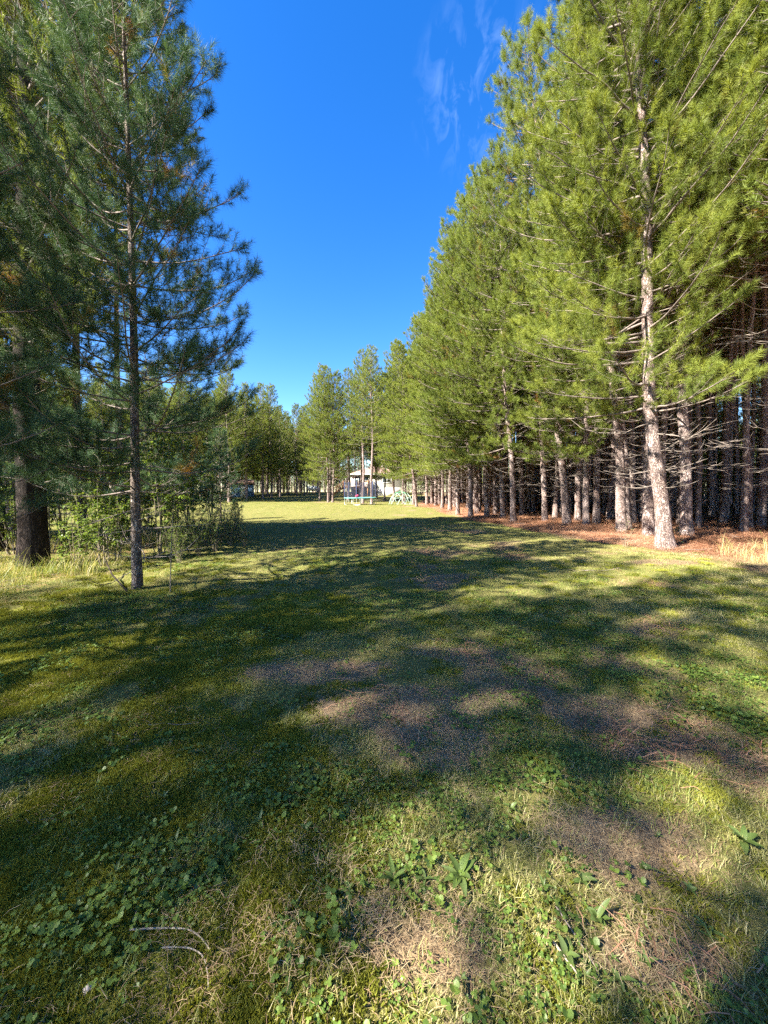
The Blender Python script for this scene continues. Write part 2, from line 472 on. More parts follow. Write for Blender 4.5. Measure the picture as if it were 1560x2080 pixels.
# ------------------------------------------------------------------ pine trees
def needle_brush(mb, Ps, Ds, Ls, n, nl, w, rng, tint, spread=(28, 62)):
    """needles round each shoot: one thin triangle each"""
    S = len(Ps)
    Ps, Ds, Ls = np.asarray(Ps), unit(np.asarray(Ds)), np.asarray(Ls)
    t = rng.random((S, n)) ** 0.8
    base = Ps[:, None, :] + Ds[:, None, :] * (Ls[:, None] * t)[:, :, None]
    a = np.where(np.abs(Ds[:, 2:3]) < 0.9, np.array([[0, 0, 1.0]]), np.array([[1.0, 0, 0]]))
    U = unit(np.cross(Ds, a)); W = np.cross(Ds, U)
    ph = rng.random((S, n)) * 2 * math.pi
    A = np.radians(spread[1] + (spread[0] - spread[1]) * t + rng.standard_normal((S, n)) * 9)
    perp = np.cos(ph)[..., None] * U[:, None, :] + np.sin(ph)[..., None] * W[:, None, :]
    nd = np.cos(A)[..., None] * Ds[:, None, :] + np.sin(A)[..., None] * perp
    ln = nl * (0.75 + 0.45 * rng.random((S, n)))
    tip = base + nd * ln[..., None]
    tip[..., 2] -= 0.10 * ln
    rv = rng.standard_normal((S, n, 3))
    sd = unit(np.cross(nd, rv)) * (w / 2)
    V = np.stack([base - sd, base + sd, tip], 2).reshape(-1, 3)
    F = np.arange(S * n * 3).reshape(-1, 3)
    tt = np.repeat(np.asarray(tint), n * 3) + np.repeat(rng.standard_normal(S * n) * 0.06, 3)
    mb.add(V, F, np.clip(tt, 0, 1))

def branch_line(rng, p0, az, L, e0, e1, k=6, wig=0.12):
    """a limb that starts at elevation e0 and turns up to e1 at its tip"""
    pts = [np.array(p0, float)]
    st = L / (k - 1)
    a = az
    for i in range(1, k):
        tt = i / (k - 1)
        e = e0 + (e1 - e0) * tt ** 1.6 + rng.normal() * wig * 0.5
        a += rng.normal() * wig
        pts.append(pts[-1] + st * np.array([math.cos(a) * math.cos(e), math.sin(a) * math.cos(e), math.sin(e)]))
    return np.array(pts)

def make_pine(seed, H=20.0, r0=0.2, base_fn=None, len_fn=None, whorl=0.55, nb=(4, 6), shoot_n=60, nl=0.14, nw=0.006,
              dead_p=0.7, dead_len=(0.5, 1.6), dead_from=1.6, step=0.19, twig=0.42, sweep=0.0, lean=0.0, sides=14, sl=0.24,
              brown=0.02, e_low=(-6, 24), e_top=(38, 62), trunk_step=0.4, dead_twigs=2, split_dead=False, seg=0.17, limb_r=1.0, flare=0.35, spread=(28, 62), up=0.5):
    rng = np.random.RandomState(seed)
    trunk, limbs, dead, crown = MB(), MB(), MB(), MB()
    deads = []
    k = max(8, int(H / trunk_step))
    zz = np.linspace(-0.25, H, k)
    f = zz / H
    ph = rng.rand() * 6.28
    ax = lean * zz * (1 - 0.5 * f) + sweep * np.sin(zz * 0.42 + ph) * sstep(0.5, 4, zz)
    ay = sweep * np.cos(zz * 0.36 + ph * 1.3) * sstep(0.5, 4, zz)
    C = np.stack([ax - ax[0], ay - ay[0], zz], -1)
    rad = r0 * (np.clip(1 - f, 0, 1) ** 0.85 * 0.97 + 0.012) * (1 + flare * np.exp(-np.clip(zz, 0, 9) / 0.28))
    trunk.tube(C, rad, sides, wob=0.035, rng=rng)
    axis = lambda h: np.array([np.interp(h, zz, C[:, 0]), np.interp(h, zz, C[:, 1]), h])
    SP, SD, SL, ST = [], [], [], []
    def shoot(p, d, l, t):
        SP.append(p); SD.append(d); SL.append(l); ST.append(t)
    h = dead_from * 0.6
    while h < H - 0.35:
        fz = h / H
        m = rng.randint(nb[0], nb[1] + 1)
        a0 = rng.rand() * 6.28
        rt = float(np.interp(h, zz, rad))
        for q in range(m):
            az = a0 + q * 6.283 / m + rng.normal() * 0.25
            hh = h + rng.normal() * 0.10
            p0 = axis(hh)
            cb = base_fn(az)
            if hh < cb + rng.normal() * (0.5 if H > 15 else 0.12):
                if hh > dead_from and rng.rand() < dead_p:
                    L = rng.uniform(*dead_len) * (0.6 + 0.6 * min(1, hh / max(cb, 1)))
                    b = branch_line(rng, p0, az, L, R(rng.uniform(-20, 15)), R(rng.uniform(-10, 45)), 5, 0.2)
                    r_b = 0.0045 + 0.0042 * L
                    if split_dead:
                        dead = MB(); deads.append(dead)
                    dead.tube(b, np.linspace(r_b, 0.003, 5), 4)
                    for _ in range(rng.randint(0, dead_twigs + 1)):
                        i0 = rng.randint(1, 4)
                        c = branch_line(rng, b[i0], az + rng.choice([-1, 1]) * rng.uniform(0.4, 1.1), L * rng.uniform(0.2, 0.5), R(rng.uniform(-20, 30)), R(rng.uniform(0, 60)), 4, 0.25)
                        dead.tube(c, np.linspace(r_b * 0.5, 0.002, 4), 3)
                continue
            rel = min(0.999, max(0.0, (hh - cb) / max(0.5, H - cb)))
            L = len_fn(hh, az, rel) * rng.uniform(0.72, 1.12)
            if L < 0.12: L = 0.12
            e0 = R(e_low[0] + (e_top[0] - e_low[0]) * rel ** 0.8 + rng.normal() * 7)
            e1 = R(e_low[1] + (e_top[1] - e_low[1]) * rel ** 0.7 + rng.normal() * 8)
            kk = max(4, int(L / 0.35) + 2)
            b = branch_line(rng, p0, az, L, e0, e1, kk, 0.07)
            r_b = min(0.008 + 0.0085 * L, rt * 0.6 + 0.004) * limb_r
            limbs.tube(b, np.linspace(r_b, 0.005, kk), 5)
            cum = np.linspace(0, 1, kk)
            bt = rng.normal() * 0.06
            s = L * rng.uniform(0.18, 0.34) * (1 if L > 1 else 0.4)
            side = rng.choice([-1, 1])
            while s < L:
                tt = s / L
                pos = np.array([np.interp(tt, cum, b[:, c]) for c in range(3)])
                i0 = min(int(tt * (kk - 1)), kk - 2)
                tg = unit(b[i0 + 1] - b[i0])
                hz = unit(np.cross(tg, [0, 0, 1.0]))
                side = -side
                ang = R(rng.uniform(32, 68))
                d = unit(tg * math.cos(ang) + hz * side * math.sin(ang) + np.array([0, 0, rng.uniform(0.0, 0.35)]))
                tl = max(0.10, min((L - s) * 0.62, L * twig) * rng.uniform(0.6, 1.1))
                nseg = max(1, int(tl / seg))
                q_ = pos
                line = [q_]
                tint0 = 0.62 + bt + rng.normal() * 0.15
                if rng.rand() < brown: tint0 = rng.uniform(0.0, 0.06)
                for g in range(nseg):
                    d = unit(d + np.array([0, 0, 0.16]) + rng.standard_normal(3) * 0.13)
                    q_ = q_ + d * tl / nseg
                    line.append(q_)
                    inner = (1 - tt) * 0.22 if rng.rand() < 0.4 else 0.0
                    if g < nseg - 1:
                        sd_ = unit(d + np.cross(d, rng.standard_normal(3)) * 0.55 + np.array([0, 0, up * 0.7]))
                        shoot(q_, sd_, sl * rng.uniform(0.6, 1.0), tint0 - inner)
                shoot(q_ - d * 0.04, unit(d + np.array([0, 0, up])), sl * rng.uniform(0.8, 1.25), tint0 + 0.1)
                if len(line) > 1:
                    limbs.tube(np.array(line), np.linspace(0.0055, 0.003, len(line)), 3)
                s += step * rng.uniform(0.7, 1.3)
            tg = unit(b[-1] - b[-2])
            shoot(b[-1] - tg * 0.1, unit(tg + np.array([0, 0, up * 0.6])), sl * 1.35, 0.75 + bt)
            for _ in range(3):
                shoot(b[-1] - tg * 0.12, unit(tg + rng.standard_normal(3) * 0.45 + np.array([0, 0, up * 0.6])), sl, 0.7 + bt)
        h += whorl * rng.uniform(0.85, 1.15) * (1.0 - 0.25 * fz)
    top = axis(H)
    for _ in range(7):
        shoot(top - np.array([0, 0, 0.15]), unit(np.array([0, 0, 1.0]) + rng.standard_normal(3) * 0.35), sl * 1.5, 0.8)
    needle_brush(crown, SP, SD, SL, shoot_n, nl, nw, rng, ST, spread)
    return trunk, limbs, (deads if split_dead else [dead]), crown, len(SP)

PROTO = {}
FARMB = {}
STATS = []
def proto_pine(key, bark='bark', needle='needle', **kw):
    tr, li, de, cr, ns = make_pine(**kw)
    PROTO[key] = [('trunk', tr.mesh('trunk', M[bark], True)), ('limbs', li.mesh('limbs', M['limb'], True)),
                  ('crown', cr.mesh('crown', M[needle]))]
    nm = 'dead_limb' if kw.get('split_dead') else 'dead_limbs'
    for d in de:
        if d.n: PROTO[key].append((nm, d.mesh(nm, M['dead'], True)))
    FARMB[key] = (tr, cr)
    STATS.append((key, ns, len(cr.f3[0]), li.n, sum(d.n for d in de)))

def pine(key, x, y, rz=0.0, s=1.0, label='', group=None, name='pine_tree', tilt=(0, 0), zs=1.0, mirror=False):
    e = empty(name, (x, y, float(hgt(x, y)) - 0.02), rz, s)
    e.rotation_mode = 'ZXY'
    e.rotation_euler = (tilt[0], tilt[1], rz)
    e.scale = (s, -s if mirror else s, s * zs)
    for nm, me in PROTO[key]:
        o = bpy.data.objects.new(nm, me)
        link(o, e)
        if nm == 'dead_limbs': o['kind'] = 'stuff'
    tag(e, label, 'tree', group)
    return e

# direction toward the lawn is local -X for the edge trees
def angd(a, b):
    return abs((a - b + math.pi) % (2 * math.pi) - math.pi)
def edge_base(lo, hi):
    return lambda az: lo + (hi - lo) * float(sstep(0.9, 2.3, angd(az, math.pi)))
def edge_len(Lmax, top):
    def f(h, az, rel):
        open_ = 1.0 - 0.45 * float(sstep(0.8, 2.4, angd(az, math.pi)))
        return Lmax * open_ * (1 - rel) ** 0.50 * (0.85 + 0.3 * min(1, rel * 3)) * 0.95 + top
    return f
def round_len(Lmax, top=0.35):
    return lambda h, az, rel: Lmax * (1 - rel) ** 0.65 * (0.8 + 0.35 * min(1, rel * 3)) + top

for i in range(3):
    near = i == 0                                          # the first one stands closest and gets fine needles
    proto_pine('edge%d' % i, seed=20 + i, H=(20.5, 19.6, 18.8)[i], r0=(0.195, 0.15, 0.16)[i], base_fn=edge_base(3.3 + 0.2 * i, 8.0), e_low=(-12, 18), len_fn=edge_len(3.9, 0.45),
               whorl=(0.5, 0.55, 0.47)[i], shoot_n=(135, 56, 60)[i], nl=(0.17, 0.18, 0.18)[i], nw=(0.0050, 0.0100, 0.0100)[i], seg=(0.23, 0.21, 0.21)[i], sl=0.26, sweep=0.10, dead_p=0.85, dead_twigs=5,
               dead_len=(0.7, 2.2), step=(0.23, 0.19, 0.19)[i], twig=0.46, spread=(34, 78) if near else (28, 66), brown=(0.015, 0.03, 0.006)[i], flare=(0.6, 0.4, 0.4)[i])
proto_pine('edgehigh', seed=31, H=20.5, r0=0.175, base_fn=edge_base(6.8, 9.5), len_fn=edge_len(3.5, 0.45), whorl=0.55, shoot_n=105, nl=0.17, nw=0.0055, seg=0.23, sl=0.26,
           sweep=0.10, dead_p=0.9, dead_twigs=6, dead_len=(0.7, 2.4), step=0.25, twig=0.46, spread=(34, 78), brown=0.02, flare=0.5)
for i in range(3):
    proto_pine('inner%d' % i, seed=40 + i, H=20.5, r0=(0.145, 0.125, 0.16)[i], base_fn=lambda az: 11.0, len_fn=round_len(2.0), whorl=0.55,
               shoot_n=26, nl=0.18, nw=0.017, sweep=0.08, dead_p=0.75, dead_len=(0.4, 1.5), dead_twigs=3, step=0.2, sides=10, trunk_step=0.6, dead_from=1.2)
for i in range(2):
    proto_pine('full%d' % i, seed=60 + i, H=19.0, r0=0.20, base_fn=lambda az: 4.0, len_fn=round_len(3.2), whorl=0.55,
               shoot_n=34, nl=0.17, nw=0.014, sweep=0.10, dead_p=0.6, step=0.175, brown=0.01)
proto_pine('mid0', seed=66, H=20.0, r0=0.19, base_fn=lambda az: 8.0, len_fn=round_len(3.0), whorl=0.55,
           shoot_n=32, nl=0.17, nw=0.014, sweep=0.12, dead_p=0.6, step=0.19, brown=0.01)
proto_pine('thin', seed=68, H=19.0, r0=0.15, base_fn=lambda az: 6.5, len_fn=round_len(2.5), whorl=0.95, nb=(3, 5),
           shoot_n=30, nl=0.16, nw=0.012, sweep=0.05, dead_p=0.5, step=0.27, brown=0.01)
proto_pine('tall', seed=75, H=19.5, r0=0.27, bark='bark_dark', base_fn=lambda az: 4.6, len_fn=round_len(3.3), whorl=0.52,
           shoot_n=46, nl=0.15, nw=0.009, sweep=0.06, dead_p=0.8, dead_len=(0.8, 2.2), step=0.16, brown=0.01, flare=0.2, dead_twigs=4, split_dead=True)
proto_pine('young', seed=82, H=11.4, r0=0.078, flare=0.2, bark='bark_young', needle='needle_w', base_fn=lambda az: 1.75,
           len_fn=lambda h, az, rel: 2.3 * (1 - rel) ** 0.85 * (0.95 + 0.2 * min(1, rel * 3)) + 0.25, whorl=0.50, nb=(5, 6), shoot_n=92, seg=0.115, limb_r=0.6, spread=(34, 76), nl=0.13, nw=0.0042,
           sweep=0.035, dead_p=0.95, dead_len=(0.6, 1.4), dead_from=0.3, step=0.13, twig=0.42, brown=0.015, e_low=(-4, 30), e_top=(34, 62),
           trunk_step=0.15, sides=18, sl=0.23, dead_twigs=5, up=0.45, split_dead=True)
proto_pine('sapling', seed=91, H=6.5, r0=0.06, bark='bark_young', needle='needle_w', base_fn=lambda az: 0.5, len_fn=round_len(1.6, 0.2), whorl=0.40,
           nb=(4, 5), shoot_n=60, nl=0.13, nw=0.006, dead_p=0.8, dead_from=0.3, step=0.17, brown=0.06, trunk_step=0.3, sides=10)

rnd = random.Random(5)
# --- the big pines along the right border of the lawn (x, y from their foot in the photograph)
big = pine('edge0', 7.95, 10.8, R(14), 1.0, 'thick grey-barked border pine with a bent lower trunk and a small shrub at its foot', tilt=(0, R(-6)))
pine('edgehigh', 10.2, 12.9, R(-12), 1.0, 'straight grey pine just behind the bent border pine', tilt=(0, R(-3)), mirror=True, zs=1.06)
pine('edgehigh', 9.75, 15.4, R(-8), 0.98, 'sunlit grey pine with pale twig shrub at its foot', tilt=(0, R(-4.5)))
pine('edge1', 10.0, 19.8, R(20), 1.0, 'left trunk of the twin pines joined at the foot', tilt=(0, R(-1.5)))
pine('inner0', 10.45, 19.9, R(80), 1.0, 'right trunk of the twin pines joined at the foot', tilt=(0, R(1.2)))
pine('edge2', 6.7, 19.8, R(-5), 0.93, 'slender leaning pine standing furthest out on the lawn border', tilt=(0, R(-4)))
pine('edge2', 3.15, 37.0, R(5), 0.80, 'small leaning pine alone on the grass beside the climbing dome', tilt=(0, R(-7)))
EB = 'pines along the right border of the lawn'
LB = 'grey pine of the row bordering the lawn, green branches hanging over the grass'
edge_spots = [(9.9, 22.2), (7.4, 25.5), (6.75, 27.2), (5.35, 23.6), (5.0, 26.0), (5.15, 30), (4.95, 32.5), (5.0, 37), (6.3, 34), (4.6, 41), (7.2, 30.5),
              (3.4, 44.5), (2.4, 48), (5.6, 45), (4.2, 50), (8.6, 18.0), (11.2, 10.4), (12.1, 8.6), (11.5, 6.0), (12.3, 3.0), (12.0, 0), (6.2, 40)]
taken = [(7.95, 10.8), (10.2, 12.9), (9.75, 15.4), (10.2, 19.8), (6.7, 19.8), (3.15, 37)] + edge_spots
for i, (x, y) in enumerate(edge_spots):
    pine('edgehigh' if y < 20 else 'edge%d' % rnd.randint(1, 2), x, y, R(rnd.uniform(-24, 24)), rnd.uniform(0.92, 1.03) if not 20 < y < 33 else rnd.uniform(0.86, 0.95), LB, EB, mirror=rnd.random() < 0.5, tilt=(R(rnd.uniform(-1.5, 1.5)), R(rnd.uniform(-6, -2) if y < 20 else rnd.uniform(-3, 0))), zs=rnd.uniform(0.93, 1.06))
row2 = []
yy = 9.0
while yy < 56:
    x = float(edge(yy)) + rnd.uniform(1.6, 3.0); y = yy + rnd.uniform(-0.4, 0.4)
    if all((x - a) ** 2 + (y - b) ** 2 > 1.15 ** 2 for a, b in taken):
        taken.append((x, y)); row2.append((x, y))
    yy += 1.9
for x, y in row2:
    pine(rnd.choice(['mid0', 'edge1', 'edge2']), x, y, R(rnd.uniform(-30, 30)), rnd.uniform(0.9, 1.05), 'pine filling the second rank just behind the border pines',
         'pines of the second rank along the border', tilt=(R(rnd.uniform(-1.5, 1.5)), R(rnd.uniform(-5, -1))), zs=rnd.uniform(0.92, 1.06))
# --- plantation rows behind them
spots = []
yy = -4.0
while yy < 74:
    xx = float(edge(yy)) + 2.6
    while xx < float(edge(yy)) + 25:
        x = xx + rnd.uniform(-0.5, 0.5); y = yy + rnd.uniform(-0.5, 0.5)
        if all((x - a) ** 2 + (y - b) ** 2 > 1.25 ** 2 for a, b in taken) and not (y > 58 and x < 12) and abs(x) < 1.25 * y + 6:
            spots.append((x, y))
        xx += 1.95
    yy += 2.0
# the ones that show largest come first; the deeper ones are left to the distant wood
spots.sort(key=lambda p: p[1] + 0.35 * max(0, p[0] - 10) + (30 if p[0] > p[1] * 1.05 else 0))
rest = spots[150:]
spots = spots[:150]
for x, y in spots:
    pine('inner%d' % rnd.randint(0, 2), x, y, rnd.uniform(0, 6.28), rnd.uniform(0.86, 1.08), 'slender bare-trunked pine in the close rows of the shaded plantation behind the border pines',
         'pines in the plantation rows', tilt=(R(rnd.uniform(-1.5, 1.5)), R(rnd.uniform(-4, 1))), zs=rnd.uniform(0.92, 1.05))

# --- pines standing on the lawn by the house
pine('edge1', -7.85, 54.2, 0.2, 0.95, 'left one of two close pine trunks on the lawn beside the trampoline', tilt=(0, R(-1.5)))
pine('edge2', -7.15, 53.6, 2.2, 0.93, 'right one of two close pine trunks on the lawn beside the trampoline', tilt=(0, R(1.0)))
pine('mid0', -2.75, 50.0, 1.0, 0.97, 'bare-trunked pine rising just behind the trampoline net')
pine('mid0', -1.5, 47.2, 3.0, 0.94, 'bare-trunked pine at the right rim of the trampoline')
for x, y, kk, rz, sz, l in [(-9.6, 57.5, 'edge1', 0.0, 0.93, 'full pine just behind and left of the two close trunks'), (-5.4, 58.5, 'mid0', 1.0, 0.98, 'high-crowned pine behind the two close trunks toward the house'),
                            (-3.6, 60.5, 'mid0', 2.0, 0.96, 'high-crowned pine in front of the house deck'), (-8.6, 61.5, 'full1', 2.0, 0.95, 'bushy pine between the two close trunks and the stairs'),
                            (-1.2, 62.5, 'mid0', 4.2, 0.98, 'high-crowned pine before the white house wall')]:
    pine(kk, x, y, rz, sz, l)
pine('edge1', 0.1, 58.0, 0.3, 0.95, 'reddish trunk pine between the trampoline and the climbing dome')
pine('full0', 1.4, 55.0, 4.0, 0.98, 'pine standing behind the climbing dome on the lawn')
pine('edge1', 2.9, 53.5, 0.2, 0.96, 'pine with low boughs behind the right side of the climbing dome')

# --- left side: near pines
pine('young', *P(273, 1200), R(150), 1.0, 'young pine with bluish needles and dead lower twigs at the left edge of the lawn', tilt=(0, R(0.6)))
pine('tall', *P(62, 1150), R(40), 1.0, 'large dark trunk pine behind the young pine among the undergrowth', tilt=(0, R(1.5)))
pine('young', -5.0, 3.5, R(20), 0.82, 'pine reaching dark needle sprays in front of the large dark trunk')
LG = 'pines of the left belt'
for i, (x, y, kk, s) in enumerate([(-10.4, 10.2, 'tall', .95), (-13.2, 12.6, 'inner0', 1), (-9.2, 13.6, 'inner1', .9), (-15.8, 10.5, 'full0', .95), (-18.5, 8, 'inner2', 1.0), (-12.0, 12.4, 'full1', .95), (-14.8, 13.0, 'full0', .95), (-17.2, 11.4, 'tall', .95), (-13.2, 9.0, 'full1', .9), (-20.5, 9.6, 'full0', 1.0), (-10.9, 13.9, 'inner2', 0.95)]):
    pine(kk, x, y, rnd.uniform(0, 6.28), s, 'tall pine of the thin belt left of the lawn, behind the undergrowth', LG)
SH = [(-15.5, 4.8, 'thin', 1.0), (-13.0, -4.0, 'inner2', 1.0), (-16.9, -6.0, 'inner0', 0.95), (-15.0, -2.4, 'thin', 1.05), (-12.3, -6.2, 'thin', 1.0), (-6.3, -3.0, 'thin', 0.95), (-19.5, -3.6, 'inner1', 1.05)]
for x, y, kk, s in SH:
    pine(kk, x, y, rnd.uniform(0, 6.28), s, 'tall pine standing outside the view whose boughs shade the near lawn', 'pines shading the near lawn')
# --- far stand on the left of the lawn and behind the tank
far = []
for iy in range(9):
    for ix in range(9):
        y = 52 + iy * 4.6 + rnd.uniform(-1.2, 1.2)
        x = -21.5 - ix * 4.2 + (0.16 * (y - 52)) + rnd.uniform(-1.2, 1.2)
        if (x + 25) ** 2 + (y - 68) ** 2 < 12 or x < -1.02 * y: continue
        far.append((ix + iy, x, y, 'full%d' % rnd.randint(0, 1) if ix < 4 or iy < 2 else 'inner%d' % rnd.randint(0, 2), rnd.uniform(0.85, 1.0)))
far.sort()
for _, x, y, kk, sz in far[:44]:
    pine(kk, x, y, rnd.uniform(0, 6.28), sz, 'dark pine of the stand beyond the far left side of the lawn', 'pines of the far left stand')
wood = [(x, y, kk, sz) for _, x, y, kk, sz in far[44:]] + [(x, y, 'inner%d' % rnd.randint(0, 2), 1.0) for x, y in rest]
for ix in range(17):
    for iy in range(4):
        x = -27 + ix * 1.9 + rnd.uniform(-.7, .7); y = 97 + iy * 4 + rnd.uniform(-1.5, 1.5)
        if -18.6 < x < -14 and iy == 0: continue
        if iy < 1:
            pine('inner%d' % rnd.randint(0, 2), x, y, rnd.uniform(0, 6.28), rnd.uniform(0.75, 0.85), 'distant bare-trunked pine in the stand behind the gas tank', 'pines behind the gas tank')
        else:
            wood.append((x, y, 'inner0', 0.8))
for ix in range(9):
    x = 2 + ix * 3.2 + rnd.uniform(-1, 1); y = 92 + rnd.uniform(-2, 4)
    pine('full%d' % rnd.randint(0, 1), x, y, rnd.uniform(0, 6.28), rnd.uniform(0.62, 0.78), 'short full pine behind the white house', 'pines behind the house')

# ------------------------------------------------------------------ instancing of uncountable cover (geometry nodes)
def gn_stuff(name, label, protos, pts, rot, scl, itint, pick):
    """one object: points on the ground that carry small clumps"""
    pc = bpy.data.collections.new(name + '_clumps')          # never linked to the scene
    for i, me in enumerate(protos):
        o = bpy.data.objects.new('%s_clump' % name, me)
        o.name = '%s_%02d' % (name, i)
        pc.objects.link(o)
    me = bpy.data.meshes.new(name)
    me.vertices.add(len(pts)); me.vertices.foreach_set('co', np.asarray(pts, np.float32).ravel())
    a = me.attributes.new('rot', 'FLOAT_VECTOR', 'POINT'); a.data.foreach_set('vector', np.asarray(rot, np.float32).ravel())
    a = me.attributes.new('scl', 'FLOAT_VECTOR', 'POINT'); a.data.foreach_set('vector', np.asarray(scl, np.float32).ravel())
    a = me.attributes.new('itint', 'FLOAT', 'POINT'); a.data.foreach_set('value', np.asarray(itint, np.float32))
    a = me.attributes.new('pick', 'INT', 'POINT'); a.data.foreach_set('value', np.asarray(pick, np.int32))
    me.update()
    o = link(bpy.data.objects.new(name, me))
    tag(o, label, kind='stuff')
    ng = bpy.data.node_groups.new(name, 'GeometryNodeTree')
    ng.interface.new_socket('Geometry', in_out='INPUT', socket_type='NodeSocketGeometry')
    ng.interface.new_socket('Geometry', in_out='OUTPUT', socket_type='NodeSocketGeometry')
    N, L = ng.nodes, ng.links
    gi = N.new('NodeGroupInput'); go = N.new('NodeGroupOutput')
    ci = N.new('GeometryNodeCollectionInfo'); ci.inputs['Collection'].default_value = pc
    ci.inputs['Separate Children'].default_value = True; ci.inputs['Reset Children'].default_value = True
    ip = N.new('GeometryNodeInstanceOnPoints'); ip.inputs['Pick Instance'].default_value = True
    def attr(nm, ty):
        q = N.new('GeometryNodeInputNamedAttribute'); q.data_type = ty; q.inputs['Name'].default_value = nm
        return [s for s in q.outputs if s.enabled and s.name == 'Attribute'][0]
    e2r = N.new('FunctionNodeEulerToRotation')
    L.new(gi.outputs[0], ip.inputs['Points']); L.new(ci.outputs[0], ip.inputs['Instance'])
    L.new(attr('rot', 'FLOAT_VECTOR'), e2r.inputs[0]); L.new(e2r.outputs[0], ip.inputs['Rotation'])
    L.new(attr('scl', 'FLOAT_VECTOR'), ip.inputs['Scale']); L.new(attr('pick', 'INT'), ip.inputs['Instance Index'])
    L.new(ip.outputs[0], go.inputs[0])
    md = o.modifiers.new('cover', 'NODES'); md.node_group = ng
    return o

# the far wood that closes every gap between the trunks: one mass, carried by points
def far_mesh(key):
    tr, cr = FARMB[key]
    mb = MB()
    mb.add(np.vstack(tr.v), np.vstack(tr.f4), 0.5)
    n0 = sum(len(f) for f in tr.f4)
    mb.add(np.vstack(cr.v), np.vstack(cr.f3), np.concatenate(cr.t))
    me = mb.mesh('far_pine', M['needle'])
    me.materials.append(M['bark'])
    n3 = sum(len(f) for f in mb.f3)
    idx = np.zeros(len(me.polygons), np.int32); idx[n3:] = 1
    me.polygons.foreach_set('material_index', idx)
    return me
wk = ['inner0', 'full0', 'sapling']
TOK = {'inner1': 'inner0', 'inner2': 'inner0', 'full1': 'full0'}
for _ in range(620):
    a = R(rnd.uniform(-100, 100)); d = rnd.uniform(118, 190)
    x, y = d * math.sin(a), d * math.cos(a)
    wood.append((x, y, rnd.choice(['full0', 'full1', 'full0', 'inner0']), rnd.uniform(0.6, 0.85) if abs(x) < 40 else rnd.uniform(.8, 1)))
for _ in range(260):                                   # the deep end of the plantation: low young growth closing the view
    y = rnd.uniform(-5, 90); x = float(edge(y)) + rnd.uniform(26, 48)
    wood.append((x, y, rnd.choice(['sapling', 'sapling', 'inner1', 'full0']), rnd.uniform(0.9, 1.6)))
for _ in range(130):
    x = rnd.uniform(-85, -24); y = rnd.uniform(66, 118)
    if x > -34 and y < 84: continue
    wood.append((x, y, rnd.choice(['sapling', 'inner1', 'full0']), rnd.uniform(0.8, 1.1)))
for _ in range(70):
    x = rnd.uniform(-80, -30); y = rnd.uniform(18, 60)
    if x > -30 - (y - 18) * .2: continue
    wood.append((x, y, rnd.choice(['sapling', 'full1', 'full0']), rnd.uniform(0.8, 1.1)))
for _ in range(170):                                   # low growth at the far edge of the clearing
    a = R(rnd.uniform(-42, 22)); d = rnd.uniform(112, 132)
    wood.append((d * math.sin(a), d * math.cos(a), 'sapling', rnd.uniform(0.7, 1.2)))
wa = np.array([(x, y, s) for x, y, k, s in wood])
nw_ = len(wa)
rw = np.random.RandomState(3)
gn_stuff('distant_wood', 'dark mass of distant pine wood closing the view behind the trunks', [far_mesh(k) for k in wk],
         np.stack([wa[:, 0], wa[:, 1], hgt(wa[:, 0], wa[:, 1])], -1), np.stack([np.zeros(nw_), np.zeros(nw_), rw.uniform(0, 6.28, nw_)], -1),
         np.repeat(wa[:, 2:3], 3, 1), np.zeros(nw_), [wk.index(TOK.get(k, k)) for x, y, k, s in wood])

rg = np.random.RandomState(77)
def blades(n, spread, h, w, lean, rng, seg=2, tint=(0.4, 0.15)):
    """a clump of grass blades"""
    mb = MB()
    for _ in range(n):
        r = spread * math.sqrt(rng.rand()); a = rng.rand() * 6.283
        p = np.array([r * math.cos(a), r * math.sin(a), -0.01])
        hh = h * rng.uniform(0.45, 1.15); az = rng.rand() * 6.283
        ln = lean * rng.uniform(0.3, 1.4)
        d = np.array([math.cos(az), math.sin(az), 0]); s = np.array([-d[1], d[0], 0]) * w / 2
        V, F = [], []
        for k in range(seg + 1):
            t = k / seg
            c = p + d * (ln * hh * t ** 1.8) + np.array([0, 0, hh * (t - 0.35 * min(ln, 1.5) * t * t)])
            if k < seg: V += [c - s * (1 - 0.6 * t), c + s * (1 - 0.6 * t)]
            else: V.append(c)
        for k in range(seg - 1):
            F4 = [2 * k, 2 * k + 1, 2 * k + 3, 2 * k + 2]
            F += [[F4[0], F4[1], F4[2]], [F4[0], F4[2], F4[3]]]
        q = 2 * (seg - 1)
        F.append([q, q + 1, q + 2])
        mb.add(V, F, np.clip(rng.normal(tint[0], tint[1]), 0, 1))
    return mb
def litter(n, spread, ln, w, rng, zmax=0.012):
    """dead needles and straws lying flat and crossing"""
    mb = MB()
    for _ in range(n):
        p = np.array([*(rng.standard_normal(2) * spread * 0.6), rng.rand() * zmax + 0.003])
        a = rng.rand() * 6.283; L = ln * rng.uniform(0.5, 1.2)
        d = np.array([math.cos(a), math.sin(a), rng.normal() * 0.12]); s = np.array([-d[1], d[0], 0]) * w / 2
        m_ = p + d * L * 0.5 + np.array([0, 0, 0.15 * L * rng.rand()]) + s * rng.normal() * 4
        e_ = p + d * L
        mb.add([p - s, p + s, m_ + s, m_ - s, e_], [[0, 1, 2], [0, 2, 3], [3, 2, 4]], np.clip(rng.normal(0.5, 0.22), 0, 1))
    return mb
